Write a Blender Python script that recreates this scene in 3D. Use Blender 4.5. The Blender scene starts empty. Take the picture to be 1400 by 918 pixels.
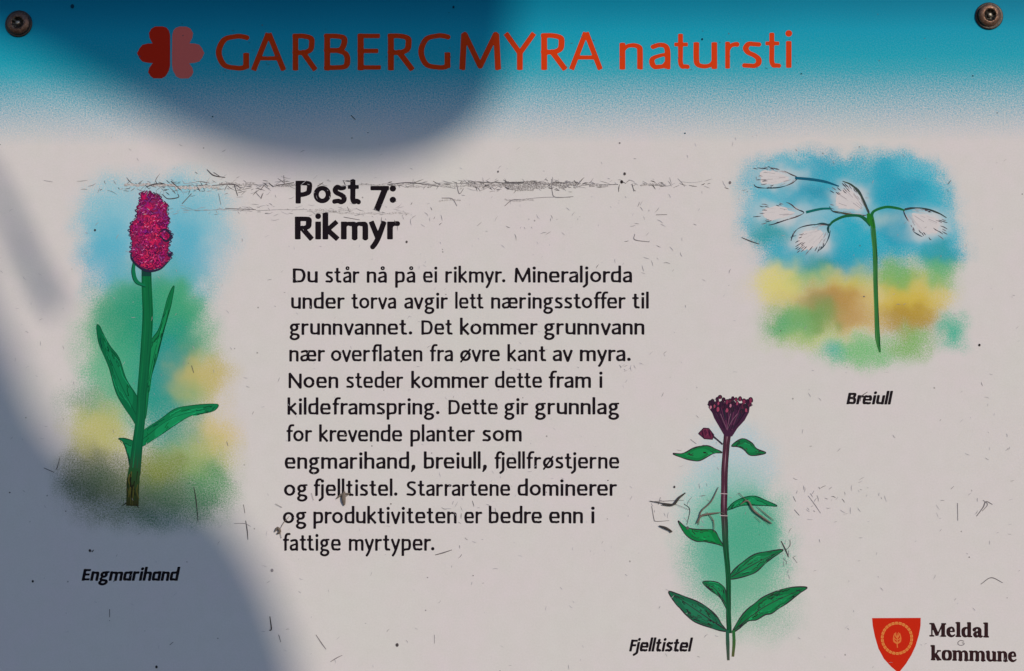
import bpy, math, random
import numpy as np
from mathutils import Vector, Matrix, geometry
from mathutils.noise import noise as mnoise

# ------------------------------------------------------------------ camera, sky, sun
sc = bpy.context.scene
COL = sc.collection
PX = 0.0003                                   # one photograph pixel on the board, in metres
TARGET = Vector((0.0, 0.0, 1.40))
FPX = 1400 * 50 / 36.0
DIST = PX * FPX
pitch, yaw = math.radians(5.0), math.radians(1.5)
cdir = Vector((math.sin(yaw) * math.cos(pitch), -math.cos(yaw) * math.cos(pitch), -math.sin(pitch)))
cam_loc = TARGET + cdir * DIST
cam = bpy.data.objects.new('camera', bpy.data.cameras.new('camera'))
COL.objects.link(cam)
cam.data.lens = 50; cam.data.sensor_width = 36
cam.data.clip_start = 0.01; cam.data.clip_end = 500
cam.location = cam_loc
q = (TARGET - cam_loc).to_track_quat('-Z', 'Y')
cam.rotation_euler = q.to_euler()
sc.camera = cam
CR = q.to_matrix()
sc.render.resolution_x = 1024; sc.render.resolution_y = 671

SUN = Vector((0.56, -0.74, 0.37)).normalized()          # towards the sun
elev = math.asin(SUN.z)
w = bpy.data.worlds.new('World'); sc.world = w; w.use_nodes = True
nt = w.node_tree
bg = nt.nodes['Background']
sky = nt.nodes.new('ShaderNodeTexSky'); sky.sky_type = 'NISHITA'; sky.sun_disc = False
sky.sun_elevation = elev
sky.sun_rotation = math.atan2(SUN.x, SUN.y)
sky.altitude = 300; sky.air_density = 1.0; sky.dust_density = 0.0; sky.ozone_density = 3.0
nt.links.new(sky.outputs['Color'], bg.inputs['Color'])
bg.inputs['Strength'].default_value = 0.107
sl = bpy.data.lights.new('sun', 'SUN'); sl.energy = 2.68; sl.angle = math.radians(0.53)
sl.color = (1.0, 0.90, 0.685)
so = bpy.data.objects.new('sun', sl); COL.objects.link(so)
so.rotation_euler = SUN.to_track_quat('Z', 'Y').to_euler(); so.location = SUN * 5 + TARGET
sc.view_settings.view_transform = 'Standard'; sc.view_settings.look = 'None'
sc.view_settings.exposure = 0.0; sc.view_settings.gamma = 1.0
sc.view_settings.use_curve_mapping = False

# ------------------------------------------------------------------ helpers
def P(x, y, h=0.0):
    """point on the board's face under a spot of the photograph, h metres proud of it"""
    d = CR @ Vector(((x - 700) / FPX, -(y - 459) / FPX, -1.0))
    t = -cam_loc.y / d.y
    p = cam_loc + d * t
    return (p.x, -h, p.z)

_d00 = CR @ Vector((0, 0, -1))
_CRn = np.array([list(r) for r in CR])
_cl = np.array(cam_loc)
def PN(a, h):
    a = np.asarray(a, float)
    d = np.stack([(a[:, 0] - 700) / FPX, -(a[:, 1] - 459) / FPX, -np.ones(len(a))], 1) @ _CRn.T
    t = -_cl[1] / d[:, 1]
    p = _cl + d * t[:, None]
    p[:, 1] = -h
    return p

def lin(c):
    return tuple(((v / 255) / 12.92 if v <= 10.3 else (((v / 255) + .055) / 1.055) ** 2.4) for v in c)
WHITE_SEEN = lin((203, 193, 188))
WHITE = (0.757, 0.685, 0.74)
def alb(r, g, b):
    """ink reflectance of a colour read in direct sun next to the white of the board"""
    l = lin((r, g, b))
    return tuple(min(0.8, l[i] / WHITE_SEEN[i] * WHITE[i]) for i in range(3))

RND = random.Random(7)

def crom(pts, n=8, closed=False):
    pts = [np.array(p, float) for p in pts]
    if len(pts) < 3 and not closed:
        return [tuple(p) for p in pts]
    out = []
    N = len(pts)
    rng = range(N) if closed else range(N - 1)
    for i in rng:
        if closed:
            p0, p1, p2, p3 = pts[(i - 1) % N], pts[i], pts[(i + 1) % N], pts[(i + 2) % N]
        else:
            p1, p2 = pts[i], pts[i + 1]
            p0 = pts[i - 1] if i > 0 else 2 * p1 - p2
            p3 = pts[i + 2] if i + 2 < N else 2 * p2 - p1
        for k in range(n):
            t = k / n
            out.append(tuple(0.5 * ((2 * p1) + (-p0 + p2) * t + (2 * p0 - 5 * p1 + 4 * p2 - p3) * t * t
                                    + (-p0 + 3 * p1 - 3 * p2 + p3) * t ** 3)))
    if not closed:
        out.append(tuple(pts[-1]))
    return out

def finish(name, me, mat, parent=None, smooth=False):
    o = bpy.data.objects.new(name, me); COL.objects.link(o)
    me.materials.append(mat)
    if parent: o.parent = parent
    if smooth:
        me.polygons.foreach_set('use_smooth', [True] * len(me.polygons))
    return o

class Ink:
    """collects flat printed shapes in photograph units; builds ONE thin sheet of ink"""
    def __init__(s, h0=12e-6, step=.3e-6):
        s.v = []; s.f = []; s.c = []; s.h = h0; s.step = step
    def _add(s, pts, faces, cols):
        n = len(s.v)
        s.v.extend([tuple(r) for r in PN(pts, s.h)])
        s.f.extend([tuple(i + n for i in f) for f in faces])
        s.c.extend(cols)
        s.h += s.step
    def poly(s, pts, col, a=1.0):
        tri = geometry.tessellate_polygon([[Vector((p[0], p[1], 0)) for p in pts]])
        faces = []
        for t in tri:
            x0, y0 = pts[t[0]][:2]; x1, y1 = pts[t[1]][:2]; x2, y2 = pts[t[2]][:2]
            cr = (x1 - x0) * (y2 - y0) - (x2 - x0) * (y1 - y0)
            faces.append(t if cr < 0 else (t[0], t[2], t[1]))
        s._add([p[:2] for p in pts], faces, [(*col, a)] * len(pts))
    def ribbon(s, pts, wd, col, a=1.0, smooth=True, n=6):
        if smooth: pts = crom(pts, n)
        m = len(pts)
        L = []; cols = []
        for i, p in enumerate(pts):
            q0 = pts[max(0, i - 1)]; q1 = pts[min(m - 1, i + 1)]
            dx, dy = q1[0] - q0[0], q1[1] - q0[1]
            l = math.hypot(dx, dy) or 1
            u = i / (m - 1)
            ww = wd(u) if callable(wd) else (wd if not isinstance(wd, (list, tuple)) else float(np.interp(u, np.linspace(0, 1, len(wd)), wd)))
            nx, ny = -dy / l * ww / 2, dx / l * ww / 2
            L += [(p[0] + nx, p[1] + ny), (p[0] - nx, p[1] - ny)]
            c = col(u) if callable(col) else col
            cols += [(*c, a)] * 2
        faces = [(2 * i, 2 * i + 2, 2 * i + 3, 2 * i + 1) for i in range(m - 1)]
        s._add(L, faces, cols)
    def tris(s, pts, faces, cols):
        s._add(pts, faces, cols)
    def build(s, name, parent, mat=None):
        me = bpy.data.meshes.new(name)
        me.from_pydata(s.v, [], s.f); me.update()
        at = me.color_attributes.new('ink', 'FLOAT_COLOR', 'POINT')
        at.data.foreach_set('color', np.array(s.c, np.float32).ravel())
        # all ink faces look out of the board (-Y)
        import bmesh
        bm = bmesh.new(); bm.from_mesh(me)
        bm.normal_update()
        for f in bm.faces:
            if f.normal.y > 0: f.normal_flip()
        bm.to_mesh(me); bm.free()
        return finish(name, me, mat or PRINT, parent)

# ------------------------------------------------------------------ materials
def mat(name):
    m = bpy.data.materials.new(name); m.use_nodes = True
    t = m.node_tree
    return m, t, t.nodes['Principled BSDF']
def N(t, typ, **kw):
    n = t.nodes.new(typ)
    for k, v in kw.items():
        if hasattr(n, k): setattr(n, k, v)
        else: n.inputs[k.replace('_', ' ')].default_value = v
    return n
def mix(t, fac, a, b, blend='MIX'):
    n = t.nodes.new('ShaderNodeMix'); n.data_type = 'RGBA'; n.blend_type = blend
    for sk, v in ((n.inputs[0], fac), (n.inputs[6], a), (n.inputs[7], b)):
        if hasattr(v, 'links'): t.links.new(v, sk)
        elif isinstance(v, (int, float)): sk.default_value = v
        else: sk.default_value = (*v, 1)
    return n.outputs[2]
def mth(t, op, a, b=None, c=None, clamp=False):
    n = t.nodes.new('ShaderNodeMath'); n.operation = op; n.use_clamp = clamp
    for sk, v in zip(n.inputs, (a, b, c)):
        if v is None: continue
        if hasattr(v, 'links'): t.links.new(v, sk)
        else: sk.default_value = v
    return n.outputs[0]

def make_print():
    m, t, b = mat('printed_board')
    tc = N(t, 'ShaderNodeTexCoord')
    obj = tc.outputs['Object']
    def noise(scale, detail=3, rough=.6):
        n = N(t, 'ShaderNodeTexNoise', Scale=scale, Detail=detail, Roughness=rough)
        t.links.new(obj, n.inputs['Vector']); return n.outputs['Fac']
    at = N(t, 'ShaderNodeAttribute', attribute_name='ink')
    # weathered white laminate
    big = noise(26, 3); mid = noise(160, 3); fine = noise(1500, 2)
    paper = mix(t, mth(t, 'MULTIPLY_ADD', big, 2.2, -.6, clamp=True), (0.765, 0.670, 0.742), (0.735, 0.698, 0.722))
    paper = mix(t, mth(t, 'MULTIPLY_ADD', mid, 1.3, -.45, clamp=True), paper, (0.70, 0.655, 0.675))
    # tiny specks of soot
    v = N(t, 'ShaderNodeTexVoronoi', Scale=210.0); t.links.new(obj, v.inputs['Vector'])
    sp = mth(t, 'LESS_THAN', v.outputs['Distance'], 0.075)
    sepc = N(t, 'ShaderNodeSeparateColor'); t.links.new(v.outputs['Color'], sepc.inputs[0])
    sp = mth(t, 'MULTIPLY', sp, mth(t, 'GREATER_THAN', sepc.outputs[0], 0.93))
    sp = mth(t, 'MULTIPLY', sp, 0.55)
    # ink laid over it; the spray of dots shows where the ink is half covering
    a = at.outputs['Alpha']
    g1 = noise(1450, 1, .5); g2 = noise(3100, 0)
    gr = mth(t, 'ADD', mth(t, 'MULTIPLY_ADD', g1, 1.1, -.55), mth(t, 'MULTIPLY_ADD', g2, 1.3, -.65))
    half = mth(t, 'MULTIPLY', mth(t, 'MULTIPLY', a, mth(t, 'SUBTRACT', 1.0, a)), 4.0)
    a2 = mth(t, 'MULTIPLY_ADD', gr, half, a, clamp=True)
    col = mix(t, a2, paper, at.outputs['Color'])
    col = mix(t, mth(t, 'MULTIPLY_ADD', fine, .7, -.25, clamp=True), col, mix(t, 1.0, col, (.80, .80, .80), 'MULTIPLY'))
    col = mix(t, sp, col, (.09, .08, .08))
    t.links.new(col, b.inputs['Base Color'])
    b.inputs['Roughness'].default_value = .55
    b.inputs['Specular IOR Level'].default_value = .06
    bp = N(t, 'ShaderNodeBump', Strength=.18, Distance=.0001)
    t.links.new(noise(900, 3), bp.inputs['Height']); t.links.new(bp.outputs[0], b.inputs['Normal'])
    return m
PRINT = make_print()

def make_rust(name, c0, c1, c2, metal=.55):
    m, t, b = mat(name)
    tc = N(t, 'ShaderNodeTexCoord')
    n = N(t, 'ShaderNodeTexNoise', Scale=420.0, Detail=6.0, Roughness=.7); t.links.new(tc.outputs['Object'], n.inputs['Vector'])
    n2 = N(t, 'ShaderNodeTexNoise', Scale=1500.0, Detail=3.0); t.links.new(tc.outputs['Object'], n2.inputs['Vector'])
    c = mix(t, mth(t, 'MULTIPLY_ADD', n.outputs['Fac'], 3, -1.05, clamp=True), c0, c1)
    c = mix(t, mth(t, 'MULTIPLY_ADD', n2.outputs['Fac'], 3, -1.4, clamp=True), c, c2)
    t.links.new(c, b.inputs['Base Color'])
    b.inputs['Metallic'].default_value = metal
    t.links.new(mth(t, 'MULTIPLY_ADD', n.outputs['Fac'], .5, .2), b.inputs['Roughness'])
    bp = N(t, 'ShaderNodeBump', Strength=.6, Distance=.0003); t.links.new(n.outputs['Fac'], bp.inputs['Height'])
    t.links.new(bp.outputs[0], b.inputs['Normal'])
    return m
M_HEAD = make_rust('rusty_screw_head', (.10, .046, .032), (.18, .085, .058), (.26, .16, .12))
M_WASH = make_rust('dark_washer', (.018, .014, .013), (.04, .022, .016), (.09, .05, .035), .3)
M_REC = make_rust('screw_recess', (.012, .009, .008), (.03, .018, .014), (.05, .04, .03), .3)
M_PIN = make_rust('bare_steel', (.30, .25, .22), (.42, .38, .34), (.2, .12, .09), .8)

def plain(name, c, rough=.7, vary=.3, scale=40.0, sub=0):
    m, t, b = mat(name)
    tc = N(t, 'ShaderNodeTexCoord')
    n = N(t, 'ShaderNodeTexNoise', Scale=scale, Detail=4.0); t.links.new(tc.outputs['Object'], n.inputs['Vector'])
    t.links.new(mix(t, n.outputs['Fac'], tuple(v * (1 - vary) for v in c), tuple(v * (1 + vary) for v in c)), b.inputs['Base Color'])
    b.inputs['Roughness'].default_value = rough
    return m
M_ALU = plain('board_edge', (.5, .5, .5), .4, .1)
M_LEAF = plain('shadow_caster_leaf', (.05, .10, .03), .5, .4)
M_BARK = plain('bark', (.12, .09, .06), .9, .4)
M_DRY = plain('dry_plant', (.17, .13, .115), .9, .4, 900.0)
M_DRYD = plain('dark_dry_plant', (.055, .045, .045), .9, .4, 900.0)

# ------------------------------------------------------------------ the board
sign = bpy.data.objects.new('information_board', None); COL.objects.link(sign)
sign.location = (0, 0, 0)
sign['label'] = 'white printed nature trail board with turquoise top band, red title, text and three flower drawings'
sign['category'] = 'sign'

def band(y, x=0):
    """ink of the turquoise band: colour and coverage down the photograph"""
    ys = [-80, 0, 18, 45, 80, 100, 120, 140, 160, 180, 197]
    R = [(0, 96, 122), (0, 112, 136), (0, 122, 146), (0, 140, 162), (0, 148, 165), (0, 150, 166), (30, 150, 168), (40, 152, 172), (60, 152, 175), (80, 155, 178), (90, 160, 180)]
    A = [1, 1, .995, .99, .975, .92, .77, .58, .38, .17, 0]
    c = [np.interp(y, ys, [r[k] for r in R]) for k in range(3)]
    return alb(*c), float(np.interp(y, ys, A))

def build_panel():
    X0, X1, Y0, Y1 = -48, 1446, -34, 985
    xs = np.linspace(X0, X1, 60)
    ys = np.concatenate([np.linspace(Y0, 205, 80), np.linspace(205, Y1, 20)[1:]])
    # a rectangle on the board itself: the corners are set once on its face
    ax, _, az = P(X0, 459); bx, _, _ = P(X1, 459); _, _, t0 = P(700, Y0); _, _, t1 = P(700, Y1)
    XW = np.interp(xs, [X0, X1], [ax, bx]); ZW = [P(700, y)[2] for y in ys]
    v = []; c = []
    for j, z in enumerate(ZW):
        for i, x in enumerate(XW):
            v.append((x, 0.0, z))
            k, a = band(ys[j] + 3 * mnoise(Vector((xs[i] / 90, 0, 3))))
            c.append((*k, a))
    nx = len(XW)
    f = [(j * nx + i, (j + 1) * nx + i, (j + 1) * nx + i + 1, j * nx + i + 1) for j in range(len(ZW) - 1) for i in range(nx - 1)]
    me = bpy.data.meshes.new('panel'); me.from_pydata(v, [], f); me.update()
    at = me.color_attributes.new('ink', 'FLOAT_COLOR', 'POINT')
    at.data.foreach_set('color', np.array(c, np.float32).ravel())
    finish('printed_panel', me, PRINT, sign)
    # aluminium core behind the print
    zt, zb = ZW[0], ZW[-1]; xl, xr = XW[0], XW[-1]; d = .003
    v = [(xl, 0, zb), (xr, 0, zb), (xr, 0, zt), (xl, 0, zt), (xl, d, zb), (xr, d, zb), (xr, d, zt), (xl, d, zt)]
    f = [(4, 7, 6, 5), (0, 4, 5, 1), (1, 5, 6, 2), (2, 6, 7, 3), (3, 7, 4, 0)]
    me = bpy.data.meshes.new('backing_sheet'); me.from_pydata(v, [], f); me.update()
    finish('backing_sheet', me, M_ALU, sign)
build_panel()

# ------------------------------------------------------------------ lettering: pen strokes -> outline
W = 1.0
def seg_sd(px, py, pts, wd, b0, b1, ky):
    """distance field of a pen stroke; ky<1 makes the horizontal strokes thinner"""
    best = np.full(px.shape, 9.0)
    n = len(pts)
    for i in range(n - 1):
        (x0, y0), (x1, y1) = pts[i], pts[i + 1]
        w0, w1 = wd[i] / 2, wd[i + 1] / 2
        dx, dy = x1 - x0, y1 - y0
        L = math.hypot(dx, dy)
        if L < 1e-6: continue
        ux, uy = dx / L, dy / L
        k = math.sqrt(uy * uy + (ux * ky) ** 2)       # pen narrower when running sideways
        t = ((px - x0) * ux + (py - y0) * uy)
        tc = np.clip(t / L, 0, 1)
        r = (w0 + (w1 - w0) * tc) * k
        ex = px - (x0 + dx * tc); ey = py - (y0 + dy * tc)
        d = np.hypot(ex, ey) - r
        perp = np.abs(-(px - x0) * uy + (py - y0) * ux) - r
        if i == 0 and b0: d = np.where(t < 0, np.maximum(perp, -t), d)
        if i == n - 2 and b1: d = np.where(t > L, np.maximum(perp, t - L), d)
        best = np.minimum(best, d)
    return best

def arc(cx, cy, rx, ry, a0, a1, n=14):
    return [(cx + rx * math.cos(math.radians(a0 + (a1 - a0) * i / n)), cy + ry * math.sin(math.radians(a0 + (a1 - a0) * i / n))) for i in range(n + 1)]

# glyph skeletons, x-height 1, ascender 1.5, cap 1.28; ('s', points, smooth?, width factors, butt ends)
# outer edges are what the units measure, so curves are pulled in by half a pen
def glyphs(w, dot=1.22, xs=1.0, italic=False):
    h = w / 2; H = 1 - h * .85; B = h * .85         # centre lines of the top and the bottom of round letters
    CAP = 1.28; CH = CAP - h * .8; A = 1.5
    S = lambda pts, wf=1.0, butt=(1, 1): (pts, wf, butt)
    C = lambda pts, wf=1.0, butt=(1, 1), n=7: (crom(pts, n), wf, butt)
    g = {}
    st = lambda x, y0=0.0, y1=1.0, wf=1.0: S([(x, y0), (x, y1)], wf)
    arch = lambda x0, x1: C([(x0, .66), (x0 + .14, .86), ((x0 + x1) / 2 + .07, H), (x1 - .03, .84), (x1, .62), (x1, 0)], [.6, .8, 1, 1, 1, 1], (0, 1))
    bowl = lambda cx, rx: S(arc(cx, .5, rx, .5 - B, 0, 360, 28))
    g['n'] = (.86, [st(h + .05, 0, 1), arch(h + .05, .86 - h)])
    g['m'] = (1.36, [st(h + .05, 0, 1), arch(h + .05, .68 + .03), arch(.71, 1.36 - h)])
    g['r'] = (.58, [st(h + .05, 0, 1), C([(h + .05, .62), (h + .17, .84), (.44, .95 - h * .4), (.58, .96 - h * .5)], [.6, .85, 1, 1.1], (0, 1))])
    g['u'] = (.86, [C([(h, 1), (h, .38), (h + .05, .16), (.36, B), (.60, .14), (.86 - h - .02, .36)], [1, 1, 1, 1, .85, .6], (1, 0)), st(.86 - h - .03, 0, 1)])
    g['o'] = (.94, [bowl(.47, .47 - h)])
    g['i'] = (w + .04, [st(h + .02, 0, 1), S([(h + .02, 1.30), (h + .02, 1.305)], dot, (0, 0))])
    g['j'] = (w + .04, [C([(h + .02, 1), (h + .02, .2), (h + .0, -.18), (-.14, -.42)], 1), S([(h + .02, 1.30), (h + .02, 1.305)], dot, (0, 0))])
    g['l'] = (w + .04, [st(h + .02, 0, A)])
    g['a'] = (.78, [C([(.10, .83), (.34, H), (.56, .88), (.78 - h - .03, .66), (.78 - h - .03, 0)], 1),
                    C([(.78 - h - .03, .55), (.42, .52), (.13, .40), (.10, .22), (.19, .08), (.34, B * .9), (.52, .12), (.78 - h - .03, .32)], [.8, .8, .9, 1, 1, 1, .9, .7], (0, 0))])
    g['å'] = (.78, g['a'][1] + [S(arc(.40, 1.30, .12, .12, 0, 360, 14), .62)])
    g['e'] = (.86, [C([(.80, .13), (.62, .06 + B * .2), (.46, B), (.22, .13), (h, .5), (.21, .87), (.46, H), (.68, .88), (.775, .62), (.77, .50)], 1, (1, 1)),
                    S([(h, .50), (.80, .50)], .85, (0, 0))])
    g['æ'] = (1.36, [C([(.10, .83), (.32, H), (.54, .90), (.65, .66), (.65, .45)], 1),
                     C([(.66, .55), (.40, .52), (.13, .40), (.10, .22), (.19, .08), (.34, B * .9), (.54, .12), (.66, .40)], [.8, .8, .9, 1, 1, 1, .9, .8], (0, 0)),
                     C([(1.30, .13), (1.12, .08), (.98, B), (.75, .14), (.65, .5), (.74, .87), (.96, H), (1.18, .88), (1.275, .62), (1.27, .50)], 1, (1, 1)),
                     S([(.65, .50), (1.29, .50)], .85, (0, 0))])
    g['ø'] = (.94, [bowl(.47, .47 - h), S([(.05, -.10), (.89, 1.09)], .72, (1, 1))])
    dbowl = C([(.86 - h, .30), (.62, .10), (.42, B), (.19, .14), (h, .48), (.19, .85), (.44, H), (.64, .93), (.86 - h, .84)], [.6, .85, 1, 1, 1, 1, 1, .9, .8], (0, 0))
    g['d'] = (.88, [st(.86 - h, 0, A), dbowl])
    g['b'] = (.88, [st(h + .03, 0.03, A), C([(h + .03, .68), (.26, .88), (.46, H), (.69, .86), (.88 - h, .52), (.69, .15), (.44, B), (.24, .06), (h + .03, .10)], [.6, .85, 1, 1, 1, 1, 1, .9, .8], (0, 0))])
    g['p'] = (.88, [st(h + .03, -.47, 1), C([(h + .03, .68), (.26, .88), (.46, H), (.69, .86), (.88 - h, .52), (.69, .15), (.44, B), (.24, .06), (h + .03, .10)], [.6, .85, 1, 1, 1, 1, 1, .9, .8], (0, 0))])
    g['h'] = (.86, [st(h + .03, 0, A), arch(h + .03, .86 - h)])
    g['k'] = (.84, [st(h + .03, 0, A), S([(h + .10, .50), (.72, 1.0)], .92, (0, 1)), S([(.24, .58), (.76, 0)], 1.0, (0, 1))])
    g['f'] = (.56, [C([(.26, 0), (.26, .9), (.28, 1.22), (.40, 1.42), (.66, 1.44)], 1), S([(0.02, .93), (.56, .93)], .85)])
    g['t'] = (.56, [C([(.25, 1.32), (.25, .6), (.25, .25), (.32, .09), (.44, B), (.56, .07)], 1), S([(0.0, .93), (.54, .93)], .85)])
    g['s'] = (.68, [C([(.60, .90), (.40, H), (.22, .92), (.12, .76), (.20, .60), (.42, .48), (.56, .34), (.55, .17), (.42, .08), (.28, B), (.04, .10)], 1)])
    g['v'] = (.82, [S([(h * .7, 1), (.40, .02)], .95, (1, 0)), S([(.82 - h * .7, 1), (.42, .02)], .95, (1, 0))])
    g['y'] = (.82, [S([(h * .7, 1), (.41, .10)], .95, (1, 0)), C([(.82 - h * .7, 1), (.46, .15), (.30, -.24), (.16, -.46)], .95)])
    g['g'] = (.84, [S(arc(.36, .66, .36 - h * .9, .34 - h * .7, 0, 360, 22)), S([(.50, .94), (.84, .95)], .8, (0, 1)),
                    C([(.24, .36), (.12, .24), (.16, .10), (.36, .05), (.62, .0), (.72, -.16), (.62, -.34), (.38, -.42), (.14, -.34), (.08, -.18), (.24, .02)], [.7, .8, .9, 1, 1, 1, 1, 1, 1, .9, .8], (0, 0))])
    g['.'] = (w * 1.35, [S([(w * .65, w * .62), (w * .65, w * .63)], dot * 1.06, (0, 0))])
    g[','] = (w * 1.5, [C([(w * .85, w * .8), (w * .75, 0), (w * .1, -.30)], [1.35, 1.2, .5], (0, 1))])
    g[':'] = (w * 1.35, [S([(w * .65, w * .62), (w * .65, w * .63)], dot * 1.06, (0, 0)), S([(w * .65, 1 - w * .5), (w * .65, 1 - w * .49)], dot * 1.06, (0, 0))])
    g['7'] = (.86, [S([(0.0, 1 - h * .85), (.80, 1 - h * .85)], .95), S([(.84 - h, .99 - h * .3), (.26, -.40)], 1.05)])
    # capitals
    g['D'] = (1.06, [st(h + .03, 0, CAP), C([(h, CH), (.40, CH), (.78, 1.10), (1.06 - h, .66), (.78, .18), (.40, B), (h, B)], 1, (0, 0))])
    g['N'] = (1.12, [st(h * .95 + .02, 0, CAP, .95), st(1.12 - h * .95, 0, CAP, .95), S([(h + .02, CAP - .02), (1.12 - h, .02)], 1.0, (0, 0))])
    g['S'] = (.84, [C([(.76, 1.14), (.52, CH), (.26, 1.15), (.14, .96), (.24, .76), (.52, .60), (.72, .42), (.72, .22), (.54, .08), (.34, B), (.05, .13)], 1)])
    g['M'] = (1.42, [S([(.14, 0), (.20, CAP)], .95), S([(1.28, 0), (1.22, CAP)], .95), S([(.22, CAP - .03), (.71, .12)], .9, (0, 0)), S([(1.20, CAP - .03), (.71, .12)], .9, (0, 0))])
    g['P'] = (.84, [st(h + .03, 0, CAP), C([(h, CH), (.46, CH), (.74, 1.10), (.79 - h * .2, .86), (.70, .62), (.42, .50), (h, .52)], 1, (0, 0))])
    g['R'] = (.90, [st(h + .03, 0, CAP), C([(h, CH), (.42, CH), (.68, 1.12), (.73 - h * .2, .92), (.66, .72), (.44, .62), (h, .62)], 1, (0, 0)), S([(.40, .62), (.84, 0)], 1.0, (0, 1))])
    g['E'] = (.78, [st(h + .03, 0, CAP), S([(h, CH), (.74, CH)], .92, (0, 1)), S([(h, .67), (.70, .67)], .92, (0, 1)), S([(h, B), (.78, B)], .92, (0, 1))])
    g['F'] = (.74, [st(h + .03, 0, CAP), S([(h, CH), (.74, CH)], .92, (0, 1)), S([(h, .65), (.68, .65)], .92, (0, 1))])
    g['B'] = (.88, [st(h + .03, 0, CAP), C([(h, CH), (.42, CH), (.68, 1.14), (.70, .94), (.60, .74), (.40, .69), (h, .69)], 1, (0, 0)), C([(h, .69), (.46, .69), (.74, .58), (.84 - h * .3, .36), (.74, .13), (.42, B), (h, B)], 1, (0, 0))])
    g['G'] = (1.14, [C([(1.06, 1.15), (.86, 1.20), (.66, CH), (.28, 1.08), (h, .64), (.28, .19), (.68, B), (.90, .09), (1.05, .16)], 1), st(1.14 - h - .03, .06, .60)])
    g['A'] = (1.14, [S([(.06, 0), (.56, CAP + .02)], .95), S([(1.08, 0), (.58, CAP + .02)], .95), S([(.27, .42), (.87, .42)], .85, (0, 0))])
    if italic:
        g['a'] = (.86, [st(.86 - h, 0, 1), dbowl])
    g['Y'] = (1.06, [S([(.05, CAP), (.53, .58)], .95, (1, 0)), S([(1.01, CAP), (.53, .58)], .95, (1, 0)), st(.53, 0, .60)])
    if xs != 1.0:
        g = {k: (a * xs, [([(x * xs, y) for x, y in p], wf, bt) for p, wf, bt in ss]) for k, (a, ss) in g.items()}
    return g

def serif_glyphs():
    """heavy book face with serifs and thin joins"""
    w = .40; h = w / 2; A = 1.5
    S = lambda pts, wf=1.0, butt=(1, 1): (pts, wf, butt)
    C = lambda pts, wf=1.0, butt=(1, 1): (crom(pts, 7), wf, butt)
    st = lambda x, y0=0.0, y1=1.0, wf=1.0: S([(x, y0), (x, y1)], wf)
    sf = lambda x0, x1, y: S([(x0, y), (x1, y)], .42)
    arch = lambda x0, x1: C([(x0 + .06, .72), (x0 + .24, .92), ((x0 + x1) / 2 + .14, .93), (x1, .72), (x1, 0)], [.3, .4, .6, 1, 1], (0, 1))
    g = {}
    g['n'] = (1.24, [st(.30), arch(.30, .92), sf(.02, .30, .95), sf(.04, .54, .05), sf(.68, 1.20, .05)])
    g['m'] = (1.84, [st(.30), arch(.30, .92), arch(.92, 1.54), sf(.02, .30, .95), sf(.04, .54, .05), sf(.70, 1.14, .05), sf(1.32, 1.82, .05)])
    g['u'] = (1.24, [C([(.28, .98), (.28, .34), (.42, .08), (.66, .07), (.90, .26)], [1, 1, .7, .5, .3], (1, 0)), st(.94, 0, .98), sf(.02, .30, .95), sf(.70, .94, .95), sf(.94, 1.22, .05)])
    g['o'] = (1.06, [C([(.53, .04), (.20, .22), (.20, .78), (.53, .96), (.86, .78), (.86, .22), (.53, .04)], [.4, 1, 1, .4, 1, 1, .4], (0, 0))])
    g['e'] = (.98, [C([(.90, .22), (.68, .07), (.44, .07), (.22, .30), (.22, .70), (.48, .94), (.70, .86), (.78, .58)], [.35, .5, .7, 1, 1, .5, .6, .7]), S([(.22, .54), (.88, .54)], .38)])
    g['l'] = (.66, [st(.33, 0, A), sf(.04, .33, A - .06), sf(.04, .62, .05)])
    g['d'] = (1.16, [st(.80, 0, A), sf(.56, .80, A - .06), sf(.80, 1.12, .05), C([(.72, .20), (.48, .05), (.22, .22), (.20, .72), (.48, .94), (.72, .82)], [.3, .5, 1, 1, .5, .3], (0, 0))])
    g['a'] = (1.04, [C([(.14, .76), (.30, .93), (.58, .92), (.70, .72), (.70, .20), (.82, .05), (1.0, .10)], [1, .5, .6, 1, 1, .6, .35], (0, 0)), C([(.68, .58), (.34, .48), (.20, .28), (.30, .09), (.52, .10), (.68, .24)], [.4, .6, 1, .8, .5, .4], (0, 0))])
    g['k'] = (1.26, [st(.32, 0, A), sf(.04, .32, A - .06), sf(.06, .56, .05), S([(.40, .42), (.92, .95)], .40), S([(.56, .58), (.98, .02)], 1.0), sf(.72, 1.16, .95), sf(.70, 1.22, .05)])
    g['M'] = (1.82, [st(.28, 0, 1.36, .40), st(1.46, 0, 1.36), S([(.34, 1.32), (.86, .10)], 1.0), S([(.84, .06), (1.40, 1.32)], .4), sf(.02, .44, 1.31), sf(1.30, 1.78, 1.31), sf(.02, .54, .05), sf(1.20, 1.78, .05)])
    return g

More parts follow.
